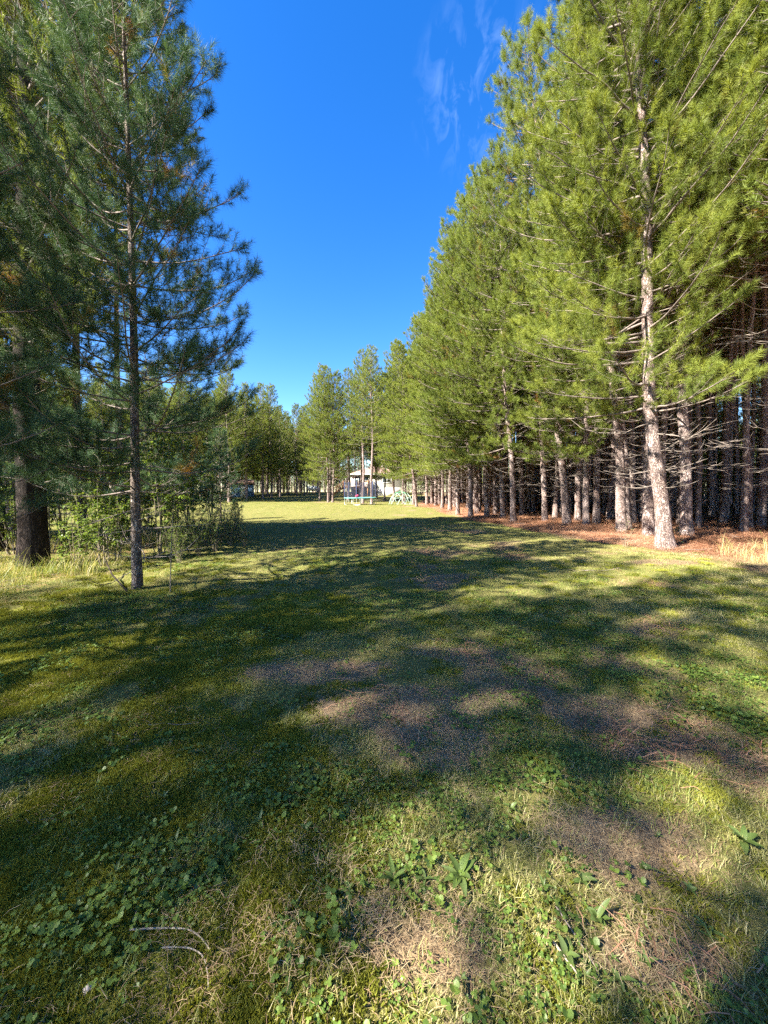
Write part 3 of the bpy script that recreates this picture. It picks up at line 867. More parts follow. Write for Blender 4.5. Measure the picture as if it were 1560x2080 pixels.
def leaf_shape(L, W, arch=0.25, fold=0.15, n=5, blunt=1.0):
    """a leaf lying along +X, tip up a little"""
    V, F = [], []
    for i in range(n + 1):
        t = i / n
        w = W / 2 * (math.sin(math.pi * min(1, t * 0.93 + 0.05) ** (0.8 / blunt)) ** 0.8)
        z = arch * L * (t - t * t * 0.9)
        x = L * t
        V += [(x, -w, z + fold * w), (x, 0, z), (x, w, z + fold * w)]
    for i in range(n):
        a = 3 * i
        F += [(a, a + 1, a + 4, a + 3), (a + 1, a + 2, a + 5, a + 4)]
    return np.array(V, float), np.array(F)
def rot_zy(V, az, el):
    c, s = math.cos(el), math.sin(el)
    X = V[:, 0] * c - V[:, 2] * s; Z = V[:, 0] * s + V[:, 2] * c
    c, s = math.cos(az), math.sin(az)
    return np.stack([X * c - V[:, 1] * s, X * s + V[:, 1] * c, Z], -1)
def round_leaf(n=6):
    a = np.linspace(-2.5, 2.5, n)
    V = [(0.0, 0.0, 0.0)] + [(0.52 + 0.48 * math.cos(q), 0.46 * math.sin(q), 0.10 + 0.08 * math.cos(2 * q)) for q in a]
    return np.array(V), np.array([[0, i, i + 1] for i in range(1, n)])
def clover(n, spread, rng, lr=0.0058, hh=0.035):
    """small round trefoil leaves on thin stalks"""
    mb = MB()
    V0, F0 = round_leaf()
    for _ in range(n):
        p = np.array([*(rng.standard_normal(2) * spread * 0.6), hh * rng.uniform(0.25, 1.0)])
        a0 = rng.rand() * 6.28; sz = lr * rng.uniform(0.6, 1.4) * 1.6
        tn = np.clip(rng.normal(0.55, 0.2), 0, 1)
        el0 = rng.normal() * 0.3
        for k in range(3):
            mb.add(rot_zy(V0 * sz, a0 + k * 2.094, el0 + rng.normal() * 0.2) + p, F0, tn)
        q = p * np.array([0.7, 0.7, 0]); 
        mb.add([q + [-.0008, 0, 0], q + [.0008, 0, 0], p], [[0, 1, 2]], 0.4)
    return mb
def moss(n, spread, rng):
    mb = MB()
    for _ in range(n):
        p = np.array([*(rng.standard_normal(2) * spread * 0.55), 0.0])
        for k in range(5):
            a = rng.rand() * 6.28; h = rng.uniform(0.008, 0.022); w = 0.0022
            d = np.array([math.cos(a), math.sin(a), 0])
            mb.add([p + d * w + [0, 0, 0], p - d * w, p + d * rng.uniform(0.002, 0.012) * 1.3 + [0, 0, h]], [[0, 1, 2]], np.clip(rng.normal(0.5, 0.2), 0, 1))
    return mb

M['grass'] = leaf_mat('lawn_grass_blades', [(0.0, (0.06, 0.12, 0.02)), (0.35, (0.125, 0.18, 0.032)), (0.62, (0.25, 0.26, 0.065)), (1.0, (0.46, 0.40, 0.20))],
                      trans=0.35, rough=0.5, instancer=True, obj_var=0.2, spec=0.3)
M['straw'] = leaf_mat('dry_straw', [(0.0, (0.15, 0.085, 0.045)), (0.5, (0.28, 0.195, 0.11)), (1.0, (0.42, 0.33, 0.19))], trans=0.15, instancer=True, obj_var=0.2, spec=0.2)
M['duff'] = leaf_mat('fallen_pine_needles', [(0.0, (0.12, 0.05, 0.03)), (0.5, (0.29, 0.145, 0.085)), (1.0, (0.44, 0.26, 0.16))], trans=0.1, instancer=True, obj_var=0.2, spec=0.2)
M['clover'] = leaf_mat('clover_leaves', [(0.0, (0.045, 0.08, 0.018)), (0.5, (0.10, 0.16, 0.028)), (1.0, (0.18, 0.25, 0.045))], trans=0.4, rough=0.45, instancer=True, obj_var=0.25, spec=0.35)
M['moss'] = leaf_mat('moss_tufts', [(0.0, (0.085, 0.095, 0.012)), (0.5, (0.175, 0.185, 0.024)), (1.0, (0.28, 0.28, 0.05))], trans=0.3, rough=0.7, instancer=True, obj_var=0.2, spec=0.1)

def scatter(bands, keep, rng, zoff=0.0):
    """points in front of (and a little around) the viewer; bands = (y0, y1, per m2)"""
    out = []
    for y0, y1, dens in bands:
        hw = y1 * 1.22 + 0.8
        n = int(dens * (y1 - y0) * 2 * hw)
        x = rng.uniform(-hw, hw, n); y = rng.uniform(y0, y1, n)
        ok = (np.abs(x) < y * 1.22 + 0.8)
        x, y = x[ok], y[ok]
        k = keep(x, y)
        ok = rng.rand(len(x)) < k
        out.append(np.stack([x[ok], y[ok]], -1))
    p = np.vstack(out)
    return p[:, 0], p[:, 1]

def place(name, label, protos, x, y, smin, smax, itint, rng, flat=True, far_scale=None, hscale=None):
    n = len(x)
    pts = np.stack([x, y, hgt(x, y)], -1)
    rot = np.stack([rng.normal(0, 0.08, n), rng.normal(0, 0.08, n), rng.uniform(0, 6.283, n)], -1)
    s = rng.uniform(smin, smax, n)
    if far_scale is not None: s = s * far_scale(np.hypot(x, y))
    z = s if hscale is None else s * hscale(x, y)
    scl = np.stack([s, s, z], -1)
    print(name, n)
    return gn_stuff(name, label, protos, pts, rot, scl, itint, rng.randint(0, len(protos), n))

# grass of the lawn
def k_grass(x, y):
    fo, dr, mo, le = zones(x, y)
    k = (1 - fo) ** 2 * (1 - 0.72 * sstep(0.25, 0.7, dr)) * (1 - 0.6 * sstep(0.2, 0.7, mo))
    return k * (0.45 + 0.55 * sstep(0.30, 0.60, fbm(x, y, 1.6, 17.0)))
gp = [blades(26, 0.055, 0.052, 0.0032, 0.8, rg).mesh('grass_clump', M['grass']) for _ in range(4)] + \
     [blades(30, 0.075, 0.040, 0.0030, 1.3, rg).mesh('grass_clump', M['grass']) for _ in range(3)]
x, y = scatter([(0.6, 2.4, 600), (2.4, 5, 340), (5, 10, 150), (10, 20, 42), (20, 60, 6.0)], k_grass, rg)
it = (fbm(x, y, 0.9, 51.0) - 0.5) * 0.9 + 0.10 + 0.30 * sstep(1, 7, x) * sstep(3, 6, y) - 0.02 * sstep(15, 25, y)
place('lawn_grass', 'short patchy green and yellowing lawn grass', gp, x, y, 0.7, 1.3, it, rg,
      far_scale=lambda d: 1 + 0.07 * np.clip(d - 5, 0, 60), hscale=lambda x, y: 1.0 / (1 + 0.05 * np.clip(np.hypot(x, y) - 5, 0, 60)))
# moss
mp_ = [moss(70, 0.06, rg).mesh('moss_clump', M['moss']) for _ in range(4)]
def k_moss(x, y):
    fo, dr, mo, le = zones(x, y)
    return np.clip(sstep(0.15, 0.6, mo) + 0.10, 0, 1) * (1 - fo) * (1 - dr)
x, y = scatter([(0.6, 2.6, 420), (2.6, 5, 190), (5, 9, 60)], k_moss, rg)
place('moss_cover', 'low golden green moss among the grass on the left', mp_, x, y, 0.7, 1.5, (fbm(x, y, 1.5, 61.0) - 0.5) * 0.8, rg, far_scale=lambda d: 1 + 0.12 * np.clip(d - 3, 0, 10))
# dry straw
sp_ = [litter(44, 0.09, 0.042, 0.0013, rg, 0.014).mesh('straw_clump', M['straw']) for _ in range(4)]
def k_straw(x, y):
    fo, dr, mo, le = zones(x, y)
    return np.clip(0.10 + 0.9 * sstep(0.2, 0.6, dr) + 0.5 * le, 0, 1) * (1 - 0.8 * fo)
x, y = scatter([(0.6, 2.6, 230), (2.6, 5, 110), (5, 12, 40)], k_straw, rg)
place('dry_straw', 'pale dry grass straws lying in the worn patches', sp_, x, y, 0.7, 1.5, (fbm(x, y, 1.3, 71.0) - 0.5) * 0.7, rg, far_scale=lambda d: 1 + 0.08 * np.clip(d - 3, 0, 20))
# fallen needles on the plantation floor
dp_ = [litter(46, 0.16, 0.13, 0.0035, rg, 0.03).mesh('needle_clump', M['duff']) for _ in range(4)]
def k_duff(x, y):
    fo, dr, mo, le = zones(x, y)
    return np.clip(sstep(0.2, 0.7, fo) + 0.10 * sstep(0.4, 0.7, dr), 0, 1)
x, y = scatter([(0.6, 6, 40), (6, 12, 45), (12, 22, 22), (22, 40, 5)], k_duff, rg)
place('fallen_needles', 'reddish brown fallen pine needles on the plantation floor', dp_, x, y, 0.8, 1.7, (fbm(x, y, 0.8, 81.0) - 0.5) * 0.7, rg, far_scale=lambda d: 1 + 0.05 * np.clip(d - 8, 0, 40))
# broken twigs on the plantation floor
M['twig'] = leaf_mat('fallen_twigs', [(0.0, (0.06, 0.045, 0.035)), (0.5, (0.15, 0.12, 0.10)), (1.0, (0.28, 0.24, 0.20))], trans=0.0, rough=0.9, instancer=True, spec=0.1)
def twigs(n, spread, ln, r, rng):
    mb = MB()
    for _ in range(n):
        p = np.array([*(rng.standard_normal(2) * spread), r + 0.01])
        b = branch_line(rng, p, rng.rand() * 6.28, ln * rng.uniform(0.4, 1.2), 0.0, R(rng.uniform(0, 20)), 5, 0.25)
        mb.tube(b, np.linspace(r, r * 0.3, 5), 4, tint=np.clip(rng.normal(0.5, 0.2), 0, 1))
    return mb
tw_ = [twigs(5, 0.25, 0.45, 0.006, rg).mesh('twig_clump', M['twig']) for _ in range(4)]
x, y = scatter([(0.6, 6, 2.0), (6, 14, 4.0), (14, 30, 1.6)], lambda x, y: np.clip(sstep(0.2, 0.8, zones(x, y)[0]) + 0.02 + 0.25 * zones(x, y)[3], 0, 1), rg)
place('fallen_twigs', 'broken dead twigs lying on the needle floor', tw_, x, y, 0.6, 1.4, (fbm(x, y, 0.8, 8.0) - 0.5) * 0.7, rg)
# clover and other small leaves
cp_ = [clover(20, 0.07, rg).mesh('clover_clump', M['clover']) for _ in range(4)] + [clover(10, 0.06, rg, 0.010, 0.045).mesh('clover_clump', M['clover']) for _ in range(2)]
def k_clo(x, y):
    fo, dr, mo, le = zones(x, y)
    return (1 - fo) * (1 - 0.8 * dr) * sstep(0.46, 0.66, fbm(x, y, 1.25, 91.0)) * 0.9 + 0.03 * (1 - fo)
x, y = scatter([(0.6, 3, 170), (3, 6, 110), (6, 10, 40)], k_clo, rg)
place('clover_cover', 'patches of small round green clover leaves in the lawn', cp_, x, y, 0.6, 1.25, (fbm(x, y, 2.5, 14.0) - 0.5) * 1.0, rg)

# ------------------------------------------------------------------ tall grass at both lawn edges
tg_ = [blades(22, 0.14, 0.52, 0.006, 0.75, rg, 4, (0.6, 0.2)).mesh('tall_grass_clump', M['grass']) for _ in range(4)]
px_, py_ = [], []
def k_tall(x, y):
    fo, dr, mo, le = zones(x, y)
    a = sstep(0.15, 0.6, le) * (1 - 0.55 * sstep(6.8, 8.5, y)) * sstep(0.3, 0.5, fbm(x, y, 1.1, 23.0))
    b = 0.35 * sstep(7.9, 8.6, x) * (1 - sstep(9.6, 10.4, y - 0.0 * x)) * sstep(7.6, 8.6, y)
    return np.clip(a + b, 0, 1)
x, y = scatter([(3.5, 15, 26)], k_tall, rg)
place('tall_grass', 'tall unmown yellow green grass along the lawn edge', tg_, x, y, 0.45, 1.15, np.where(x > 0, 0.35, (fbm(x, y, 0.8, 19.0) - 0.5) * 0.7 + 0.05), rg)

# ------------------------------------------------------------------ shrubs, seedlings and weeds
def make_shrub(seed, H, spread, stems, leaves, ll, lw, bare=0.25, droop=0.2, arch=0.5, r=0.012):
    rng = np.random.RandomState(seed)
    st, fo = MB(), MB()
    V0, F0 = leaf_shape(1.0, lw / ll, 0.2, 0.25, 3, 1.3)
    per = max(1, leaves // stems)
    for i in range(stems):
        az = rng.rand() * 6.283; L = H * rng.uniform(0.6, 1.08)
        e0 = R(88 - 30 * spread * rng.rand()); e1 = e0 - R(40 * arch * rng.rand())
        p0 = np.array([*(rng.standard_normal(2) * 0.06 * spread), -0.03])
        k = 8
        b = branch_line(rng, p0, az, L, e0, e1, k, 0.10)
        rr = r * (0.5 + 0.5 * L / H)
        st.tube(b, np.linspace(rr, rr * 0.25, k), 5)
        twigs = [b]
        for _ in range(int(3 + L * 2.5)):
            t = rng.uniform(bare, 0.97); i0 = min(int(t * (k - 1)), k - 2)
            c = branch_line(rng, b[i0] + (b[i0 + 1] - b[i0]) * rng.rand(), rng.rand() * 6.28, L * rng.uniform(0.12, 0.32) * (1.2 - t * 0.6), R(rng.uniform(0, 50)), R(rng.uniform(-20, 40)), 4, 0.2)
            st.tube(c, np.linspace(rr * 0.35, 0.0015, 4), 3)
            twigs.append(c)
        for _ in range(per):
            c = twigs[rng.randint(0, len(twigs))] if rng.rand() < 0.9 else b
            t = rng.uniform(0.25 if len(c) == 4 else max(bare, .45), 1.0) * (len(c) - 1)
            i0 = min(int(t), len(c) - 2)
            p = c[i0] + (c[i0 + 1] - c[i0]) * (t - i0)
            sz = ll * rng.uniform(0.6, 1.2)
            fo.add(rot_zy(V0 * sz, rng.rand() * 6.28, rng.normal(-droop, 0.45)) + p + rng.standard_normal(3) * 0.01, F0, np.clip(rng.normal(0.5, 0.22), 0, 1))
    return st.mesh('stems', M['stem'], True), fo.mesh('foliage', M['leaf'])
SHR = {'leafy': make_shrub(1, 1.9, 0.9, 8, 1900, 0.052, 0.034), 'leafy2': make_shrub(2, 2.6, 0.8, 8, 2600, 0.058, 0.04),
       'weedy': make_shrub(3, 1.15, 0.5, 20, 2400, 0.035, 0.010, 0.15, 0.1, 0.25, 0.005), 'sparse': make_shrub(4, 1.0, 0.9, 7, 60, 0.03, 0.02, 0.4, 0.1, 0.4, 0.006),
       'whip': make_shrub(5, 1.75, 0.15, 1, 14, 0.035, 0.025, 0.6, 0.1, 0.1, 0.010), 'bush': make_shrub(6, 3.6, 1.0, 16, 4200, 0.085, 0.06, 0.15)}
def shrub(key, x, y, s, label, group=None, name='leafy_shrub', cat='shrub', rz=None):
    e = empty(name, (x, y, float(hgt(x, y))), rnd.uniform(0, 6.28) if rz is None else rz, s)
    for nm, me in zip(('stems', 'foliage'), SHR[key]):
        link(bpy.data.objects.new(nm, me), e)
    tag(e, label, cat, group)
    return e
UG = 'leafy undergrowth behind the young pine'
UL = 'loose green leafy shrub in the undergrowth between the young pine and the dark trunk'
for px, py, kk, s in [(150, 1165, 'leafy', 0.75), (205, 1150, 'leafy', 0.9), (95, 1125, 'leafy2', 0.95), (250, 1120, 'leafy2', 1.0), (20, 1130, 'leafy', 1.1), (320, 1125, 'leafy2', 1.1),
                      (190, 1105, 'leafy2', 1.2), (355, 1108, 'leafy2', 1.2), (130, 1090, 'leafy2', 1.3), (270, 1088, 'leafy2', 1.4), (20, 1085, 'leafy2', 1.5), (390, 1085, 'leafy2', 1.25), (60, 1105, 'leafy', 1.3), (300, 1105, 'leafy', 1.2), (235, 1135, 'leafy', 1.0), (330, 1090, 'leafy2', 1.4), (430, 1075, 'leafy2', 1.2), (215, 1078, 'leafy2', 1.5)]:
    x, y = P(px, py); shrub(kk, x, y, s * 1.2, UL, UG)
WG = 'tall weeds at the corner of the undergrowth'
WL = 'clump of upright leafy weeds at the corner where the undergrowth meets the lawn'
for px, py, s in [(400, 1128, 0.95), (435, 1118, 1.0), (465, 1108, 0.95), (485, 1098, 0.85), (425, 1098, 1.1), (455, 1088, 1.15), (370, 1120, 1.0), (480, 1083, 1.1), (345, 1135, .9), (415, 1110, 1.1), (445, 1105, 1.1), (390, 1112, 1.05), (470, 1095, 1.05), (495, 1108, .7), (360, 1145, .75)]:
    x, y = P(px, py); shrub('weedy', x, y, s, WL, WG, 'weed_clump', 'weeds')
x, y = P(338, 1207); shrub('whip', x, y, 1.0, 'thin pale sapling stem standing just right of the young pine', name='bare_sapling', cat='sapling', rz=0)
x, y = P(1272, 1112); shrub('sparse', x, y, 0.95, 'small pale twiggy shrub in front of the sunlit border pine', name='twiggy_shrub')
x, y = P(1390, 1108); shrub('sparse', x, y, 0.7, 'low straggly shrub at the right side of the bent border pine foot', name='twiggy_shrub')
for x, y, s, l in [(6.4, 66, 0.95, 'bright green leafy bush on the lawn beyond the climbing dome'), (8.3, 68, 1.1, 'taller light green bush beside the bush beyond the dome'),
                   (4.3, 70, 0.8, 'small green bush between the dome and the white house'), (-1.9, 66.5, 0.9, 'green bush growing against the white house wall'), (-4.2, 62, 0.55, 'low leafy bush in front of the house deck')]:
    shrub('bush', x, y, s, l, name='leafy_bush', cat='bush')
for px, py, s, l in [(478, 1090, 0.20, 'knee-high pine seedling with pale needle tuft at the lawn corner'), (380, 1075, 0.55, 'small bushy pine half hidden behind the young pine'),
                     (448, 1062, 0.75, 'bushy young pine at the far side of the undergrowth'), (120, 1070, 0.7, 'shaded bushy pine behind the large dark trunk'), (1378, 1112, 0.09, 'tiny pine seedling against the foot of the bent border pine'),
                     (300, 1060, 0.9, 'dense young pine filling the gap behind the undergrowth'), (20, 1068, 0.85, 'dense young pine behind the undergrowth beside the belt trunks')]:
    x, y = P(px, py); pine('sapling', x, y, rnd.uniform(0, 6.28), s, l, name='pine_sapling')

# weeds in the near lawn: a rosette of separate leaves
LEAVES = []
for i, (L, W, ar) in enumerate([(0.075, 0.026, 0.35), (0.060, 0.024, 0.5), (0.085, 0.020, 0.30), (0.045, 0.030, 0.4)]):
    V0, F0 = leaf_shape(L, W, ar, 0.35, 6, 1.0)
    mb = MB(); mb.add(V0, F0, 0.5); LEAVES.append(mb.mesh('leaf', M['weed'], True))
def weed(px, py, s, n, kind, label, group=None, tint=0.0):
    x, y = P(px, py)
    e = empty('weed_rosette', (x, y, float(hgt(x, y)) + 0.012), rnd.uniform(0, 6.28), s)
    for i in range(n):
        o = bpy.data.objects.new('leaf', LEAVES[kind if rnd.random() < 0.7 else rnd.randint(0, 3)])
        link(o, e)
        o.rotation_euler = (rnd.uniform(-0.25, 0.25), -R(rnd.uniform(2, 42)), i * 2.4 + rnd.uniform(-.3, .3))
        q = rnd.uniform(0.75, 1.15); o.scale = (q, q, q)
    tag(e, label, 'weed', group)
weed(942, 1818, 1.15, 8, 0, 'largest blue green weed rosette with broad blunt leaves in a bare brown spot')
weed(800, 1828, 1.05, 7, 2, 'narrow-leaved weed rosette left of the largest rosette')
weed(1240, 1905, 0.95, 8, 3, 'pale fuzzy-leaved rosette near the fallen twigs')
weed(1545, 1735, 1.2, 9, 0, 'pale grey green rosette at the border of dry straw and shade')
weed(1205, 1815, 0.9, 6, 1, 'bright green sprouting weed in dry straw')
weed(1175, 1995, 1.0, 6, 1, 'shaded weed rosette beside the fallen twigs')
for i in range(70):
    px = rnd.uniform(20, 1540); py = rnd.uniform(1330, 2060)
    x, y = P(px, py)
    weed(px, py, rnd.uniform(0.3, 0.75), rnd.randint(4, 7), rnd.randint(0, 3), 'small low green weed scattered in the near lawn', 'small weeds in the near lawn')

# fallen sticks, a pale stone
def stick(pts, r, label, name='fallen_stick', mat='dead', lift=0.015):
    Q = []
    for i, (px, py) in enumerate(pts):
        x, y = P(px, py); Q.append((x, y, float(hgt(x, y)) + lift + r))
    Q = np.array(Q)
    t = np.linspace(0, 1, len(Q)); tt = np.linspace(0, 1, len(Q) * 4)
    Q = np.stack([np.interp(tt, t, Q[:, c]) for c in range(3)], -1)
    for _ in range(3): Q[1:-1] = (Q[:-2] + 2 * Q[1:-1] + Q[2:]) / 4
    mb = MB(); mb.tube(Q, r * np.linspace(1.0, 0.55, len(Q)), 7, cap=True, wob=0.16, rng=rg)
    return tag(mb.build(name, M[mat], None, True), label, 'stick')
M['pale_wood'] = plain('bleached_stick', (0.26, 0.215, 0.16), 0.85, var=0.5, scale=40, bump=0.4)
stick([(232, 1936), (300, 1932), (360, 1937), (388, 1962), (404, 1990)], 0.0035, 'pale hooked stick lying on the mossy grass', mat='pale_wood', lift=0.012)
stick([(300, 1977), (360, 1980), (388, 2000), (397, 2035), (398, 2078)], 0.0028, 'thin pale curved stick below the hooked stick', mat='pale_wood', lift=0.015)
stick([(1146, 1962), (1172, 2000), (1200, 2040)], 0.005, 'short weathered twig on dry straw', mat='pale_wood')
stick([(1150, 1880), (1195, 1950), (1245, 2032)], 0.003, 'long thin dark twig crossing the dry straw')
stick([(285, 1499), (320, 1492), (350, 1494), (392, 1486)], 0.003, 'crooked thin stick in the shaded mossy lawn', mat='dead', lift=0.012)
x0, y0 = P(208, 1168); x1, y1 = P(252, 1207)
mb = MB(); mb.tube(np.array([(x0, y0, float(hgt(x0, y0)) + 0.30), ((x0 + x1) / 2 - .05, (y0 + y1) / 2, float(hgt(x0, y0)) + 0.12), (x1, y1, float(hgt(x1, y1)) + 0.02)]), [0.008, 0.012, 0.014], 7, cap=True)
tag(mb.build('fallen_branch', M['bark_dark'], None, True), 'dark fallen branch leaning up from the grass beside the young pine', 'branch')
mb = MB()
a = np.linspace(0, 2 * math.pi, 11)[:-1]
V = []
for k, (zz, rr) in enumerate([(-0.01, 0.02), (0.008, 0.026), (0.02, 0.02), (0.026, 0.008)]):
    for q in a: V.append((rr * math.cos(q) * 1.4 * (1 + .12 * math.sin(3 * q + k)), rr * math.sin(q) * (1 + .1 * math.cos(2 * q)), zz))
F = [(k * 10 + i, k * 10 + (i + 1) % 10, (k + 1) * 10 + (i + 1) % 10, (k + 1) * 10 + i) for k in range(3) for i in range(10)]
mb.add(V, F)
mb.add(V[30:], [(0, i, i + 1) for i in range(1, 9)])
M['stone'] = plain('pale_stone', (0.42, 0.36, 0.33), 0.8, var=0.25, scale=60, bump=0.4)
o = mb.build('stone', M['stone'], None, True); x, y = P(140, 2062); o.location = (x, y, float(hgt(x, y)) + 0.004); o.rotation_euler[2] = 0.9; o.scale = (0.6, 0.6, 0.6)
tag(o, 'small pale stone lying in the grass near the hooked sticks', 'stone')

# ------------------------------------------------------------------ house, deck and yard things
M['siding'] = plain('white_siding', (0.60, 0.575, 0.53), 0.6, var=0.04, scale=3)
M['found'] = plain('tan_foundation', (0.46, 0.41, 0.33), 0.85, var=0.12, scale=5)
M['shingle'] = plain('reddish_brown_shingles', (0.24, 0.15, 0.12), 0.9, var=0.3, scale=14, bump=0.4)
M['trim'] = plain('white_trim', (0.80, 0.79, 0.76), 0.5, var=0.03)
M['cedar'] = plain('orange_cedar_wood', (0.52, 0.25, 0.11), 0.7, var=0.25, scale=9)
M['glass'] = plain('window_glass', (0.03, 0.045, 0.05), 0.06, var=0.1, spec=0.8)
M['tank'] = plain('white_tank_paint', (0.74, 0.76, 0.72), 0.35, var=0.05, spec=0.5)
M['steel'] = plain('galvanised_steel', (0.48, 0.50, 0.49), 0.4, metal=0.6, var=0.1)
M['domebar'] = plain('pale_green_bar', (0.33, 0.46, 0.39), 0.45, var=0.1)
M['domegreen'] = plain('dark_green_bar', (0.06, 0.30, 0.16), 0.45, var=0.1)
M['teal'] = plain('teal_pad', (0.10, 0.38, 0.36), 0.5, var=0.15)
M['navy'] = plain('navy_foam', (0.025, 0.035, 0.09), 0.7, var=0.2)
M['mat'] = plain('black_mat', (0.02, 0.02, 0.022), 0.7)
M['pink'] = plain('pink_ball', (0.75, 0.10, 0.20), 0.35, var=0.05)
M['shedblue'] = plain('blue_shed_board', (0.16, 0.30, 0.52), 0.6, var=0.12, scale=4)
def net_mat():
    m, t, out = nt('trampoline_net')
    d = t.nodes.new('ShaderNodeBsdfDiffuse'); d.inputs[0].default_value = (0.035, 0.04, 0.06, 1)
    tr = t.nodes.new('ShaderNodeBsdfTransparent')
    mx = t.nodes.new('ShaderNodeMixShader'); mx.inputs[0].default_value = 0.32
    t.links.new(tr.outputs[0], mx.inputs[1]); t.links.new(d.outputs[0], mx.inputs[2]); t.links.new(mx.outputs[0], out.inputs[0])
    return m
M['net'] = net_mat()

def bx(name, lo, hi, mat, parent):
    mb = MB(); mb.box(lo, hi); return mb.build(name, M[mat], parent)
HX, HY = -6.4, 75.0
HZ = float(hgt(-4, 75.0)) - 0.15
house = empty('house', (HX, HY, HZ))
tag(house, 'white raised house with a reddish hip roof half hidden behind the pines', 'house')
HW, HD, HB, HT = 9.6, 9.0, 1.75, 4.35
bx('foundation', (0, 0, -0.5), (HW, HD, HB), 'found', house)
for k in range(16):                                    # lap boards
    z0 = HB + k * (HT - HB) / 16
    mb = MB(); mb.box((-0.05 - 0.0, -0.05, z0), (HW + 0.05, HD + 0.05, z0 + (HT - HB) / 16 - 0.012)); mb.build('siding_board', M['siding'], house)
bx('lower_wall', (4.6, -0.06, -0.4), (HW + 0.06, -0.002, HB - 0.01), 'siding', house)
rf = MB()
ov = 0.5
V = [(-ov, -ov, HT), (HW + ov, -ov, HT), (HW + ov, HD + ov, HT), (-ov, HD + ov, HT), (4.2, HD / 2, HT + 1.75), (HW - 4.2, HD / 2, HT + 1.75)]
rf.add(V, [(0, 1, 5, 4), (2, 3, 4, 5)]); rf.add(V, [(1, 2, 5), (3, 0, 4)]); rf.add(V, [(3, 2, 1, 0)])
roof = rf.build('roof', M['shingle'], house)
for a, b in (((-ov, -ov - 0.02), (HW + ov, -ov - 0.02)), ((-ov - 0.02, HD + ov), (-ov - 0.02, -ov)), ((HW + ov + .02, -ov), (HW + ov + .02, HD + ov))):
    mb = MB(); mb.beam((*a, HT - 0.08), (*b, HT - 0.08), 0.03, 0.2); mb.build('fascia', M['trim'], roof)
bx('chimney', (5.8, 4.0, HT + 1.2), (6.5, 4.7, HT + 2.5), 'found', roof)
def window(parent, x0, x1, z0, z1, mull=1, name='window', y=-0.055):
    w = bx(name, (x0, y - 0.05, z0), (x1, y - 0.002, z1), 'glass', parent)
    t = 0.07
    for lo, hi in (((x0 - t, z0 - t), (x1 + t, z0)), ((x0 - t, z1), (x1 + t, z1 + t)), ((x0 - t, z0), (x0, z1)), ((x1, z0), (x1 + t, z1))):
        bx('frame', (lo[0], y - 0.09, lo[1]), (hi[0], y - 0.004, hi[1]), 'trim', w)
    for k in range(mull):
        xm = x0 + (x1 - x0) * (k + 1) / (mull + 1)
        bx('mullion', (xm - .03, y - 0.08, z0 + .002), (xm + .03, y - 0.052, z1 - .002), 'trim', w)
    return w
window(house, 0.75, 2.1, HB + 0.35, HT - 0.45, 1, 'patio_door')
window(house, 2.6, 3.4, HB + 1.25, HT - 0.5, 0)
window(house, 6.2, 7.8, HB + 0.9, HT - 0.5, 1)
window(house, 1.6, 2.6, 0.05, 1.5, 0, 'basement_door', 0.0)
# deck with stairs
deck = empty('wooden_deck', (HX, HY, HZ)); tag(deck, 'orange wooden deck with railing and long stairs at the corner of the white house', 'deck')
DZ, D0, D1, DY = HB + 0.15, -1.3, 3.4, -2.4
for k in range(16):
    y0 = DY + k * (2.3 / 16)
    bx('deck_board', (D0, y0, DZ - 0.04), (D1, y0 + 2.3 / 16 - 0.01, DZ), 'cedar', deck)
bx('rim_joist', (D0, DY - 0.045, DZ - 0.25), (D1, DY - 0.003, DZ + 0.01), 'cedar', deck)
for px_ in (D0 + 0.1, 1.0, D1 - 0.1):
    bx('post', (px_ - 0.06, DY + 0.02, -0.5), (px_ + 0.06, DY + 0.14, DZ - 0.045), 'cedar', deck)
def rail(parent, a, b, n):
    a, b = np.array(a), np.array(b)
    for hh, nm in ((1.0, 'top_rail'), (0.12, 'bottom_rail')):
        mb = MB(); mb.beam(a + [0, 0, hh], b + [0, 0, hh], 0.09, 0.05); mb.build(nm, M['cedar'], parent)
    for i in range(n + 1):
        p = a + (b - a) * i / n
        big_ = i in (0, n)
        mb = MB(); w = 0.10 if big_ else 0.04
        mb.beam(p + [0, 0, -0.02 if big_ else 0.15], p + [0, 0, 1.12 if big_ else 0.98], w, w); mb.build('rail_post' if big_ else 'baluster', M['cedar'], parent)
rail(deck, (D0 + .05, DY + .05, DZ), (D1 - .05, DY + .05, DZ), 22)
rail(deck, (D1 - .05, DY + .12, DZ), (D1 - .05, -0.15, DZ), 10)
SX0 = D0 - 2.6
stairs_n = 10
for k in range(stairs_n):
    t = (k + 0.5) / stairs_n
    xk = D0 - t * 2.6; zk = DZ - t * (DZ + 0.05)
    bx('tread', (xk - 0.15, DY + 0.05, zk - 0.04), (xk + 0.14, DY + 1.15, zk), 'cedar', deck)
for yk in (DY + 0.02, DY + 1.18):
    mb = MB(); mb.beam((D0, yk, DZ - 0.14), (SX0, yk, -0.10), 0.05, 0.28); mb.build('stringer', M['cedar'], deck)
    rail(deck, (D0 - .02, yk, DZ), (SX0, yk, 0.0), 12)

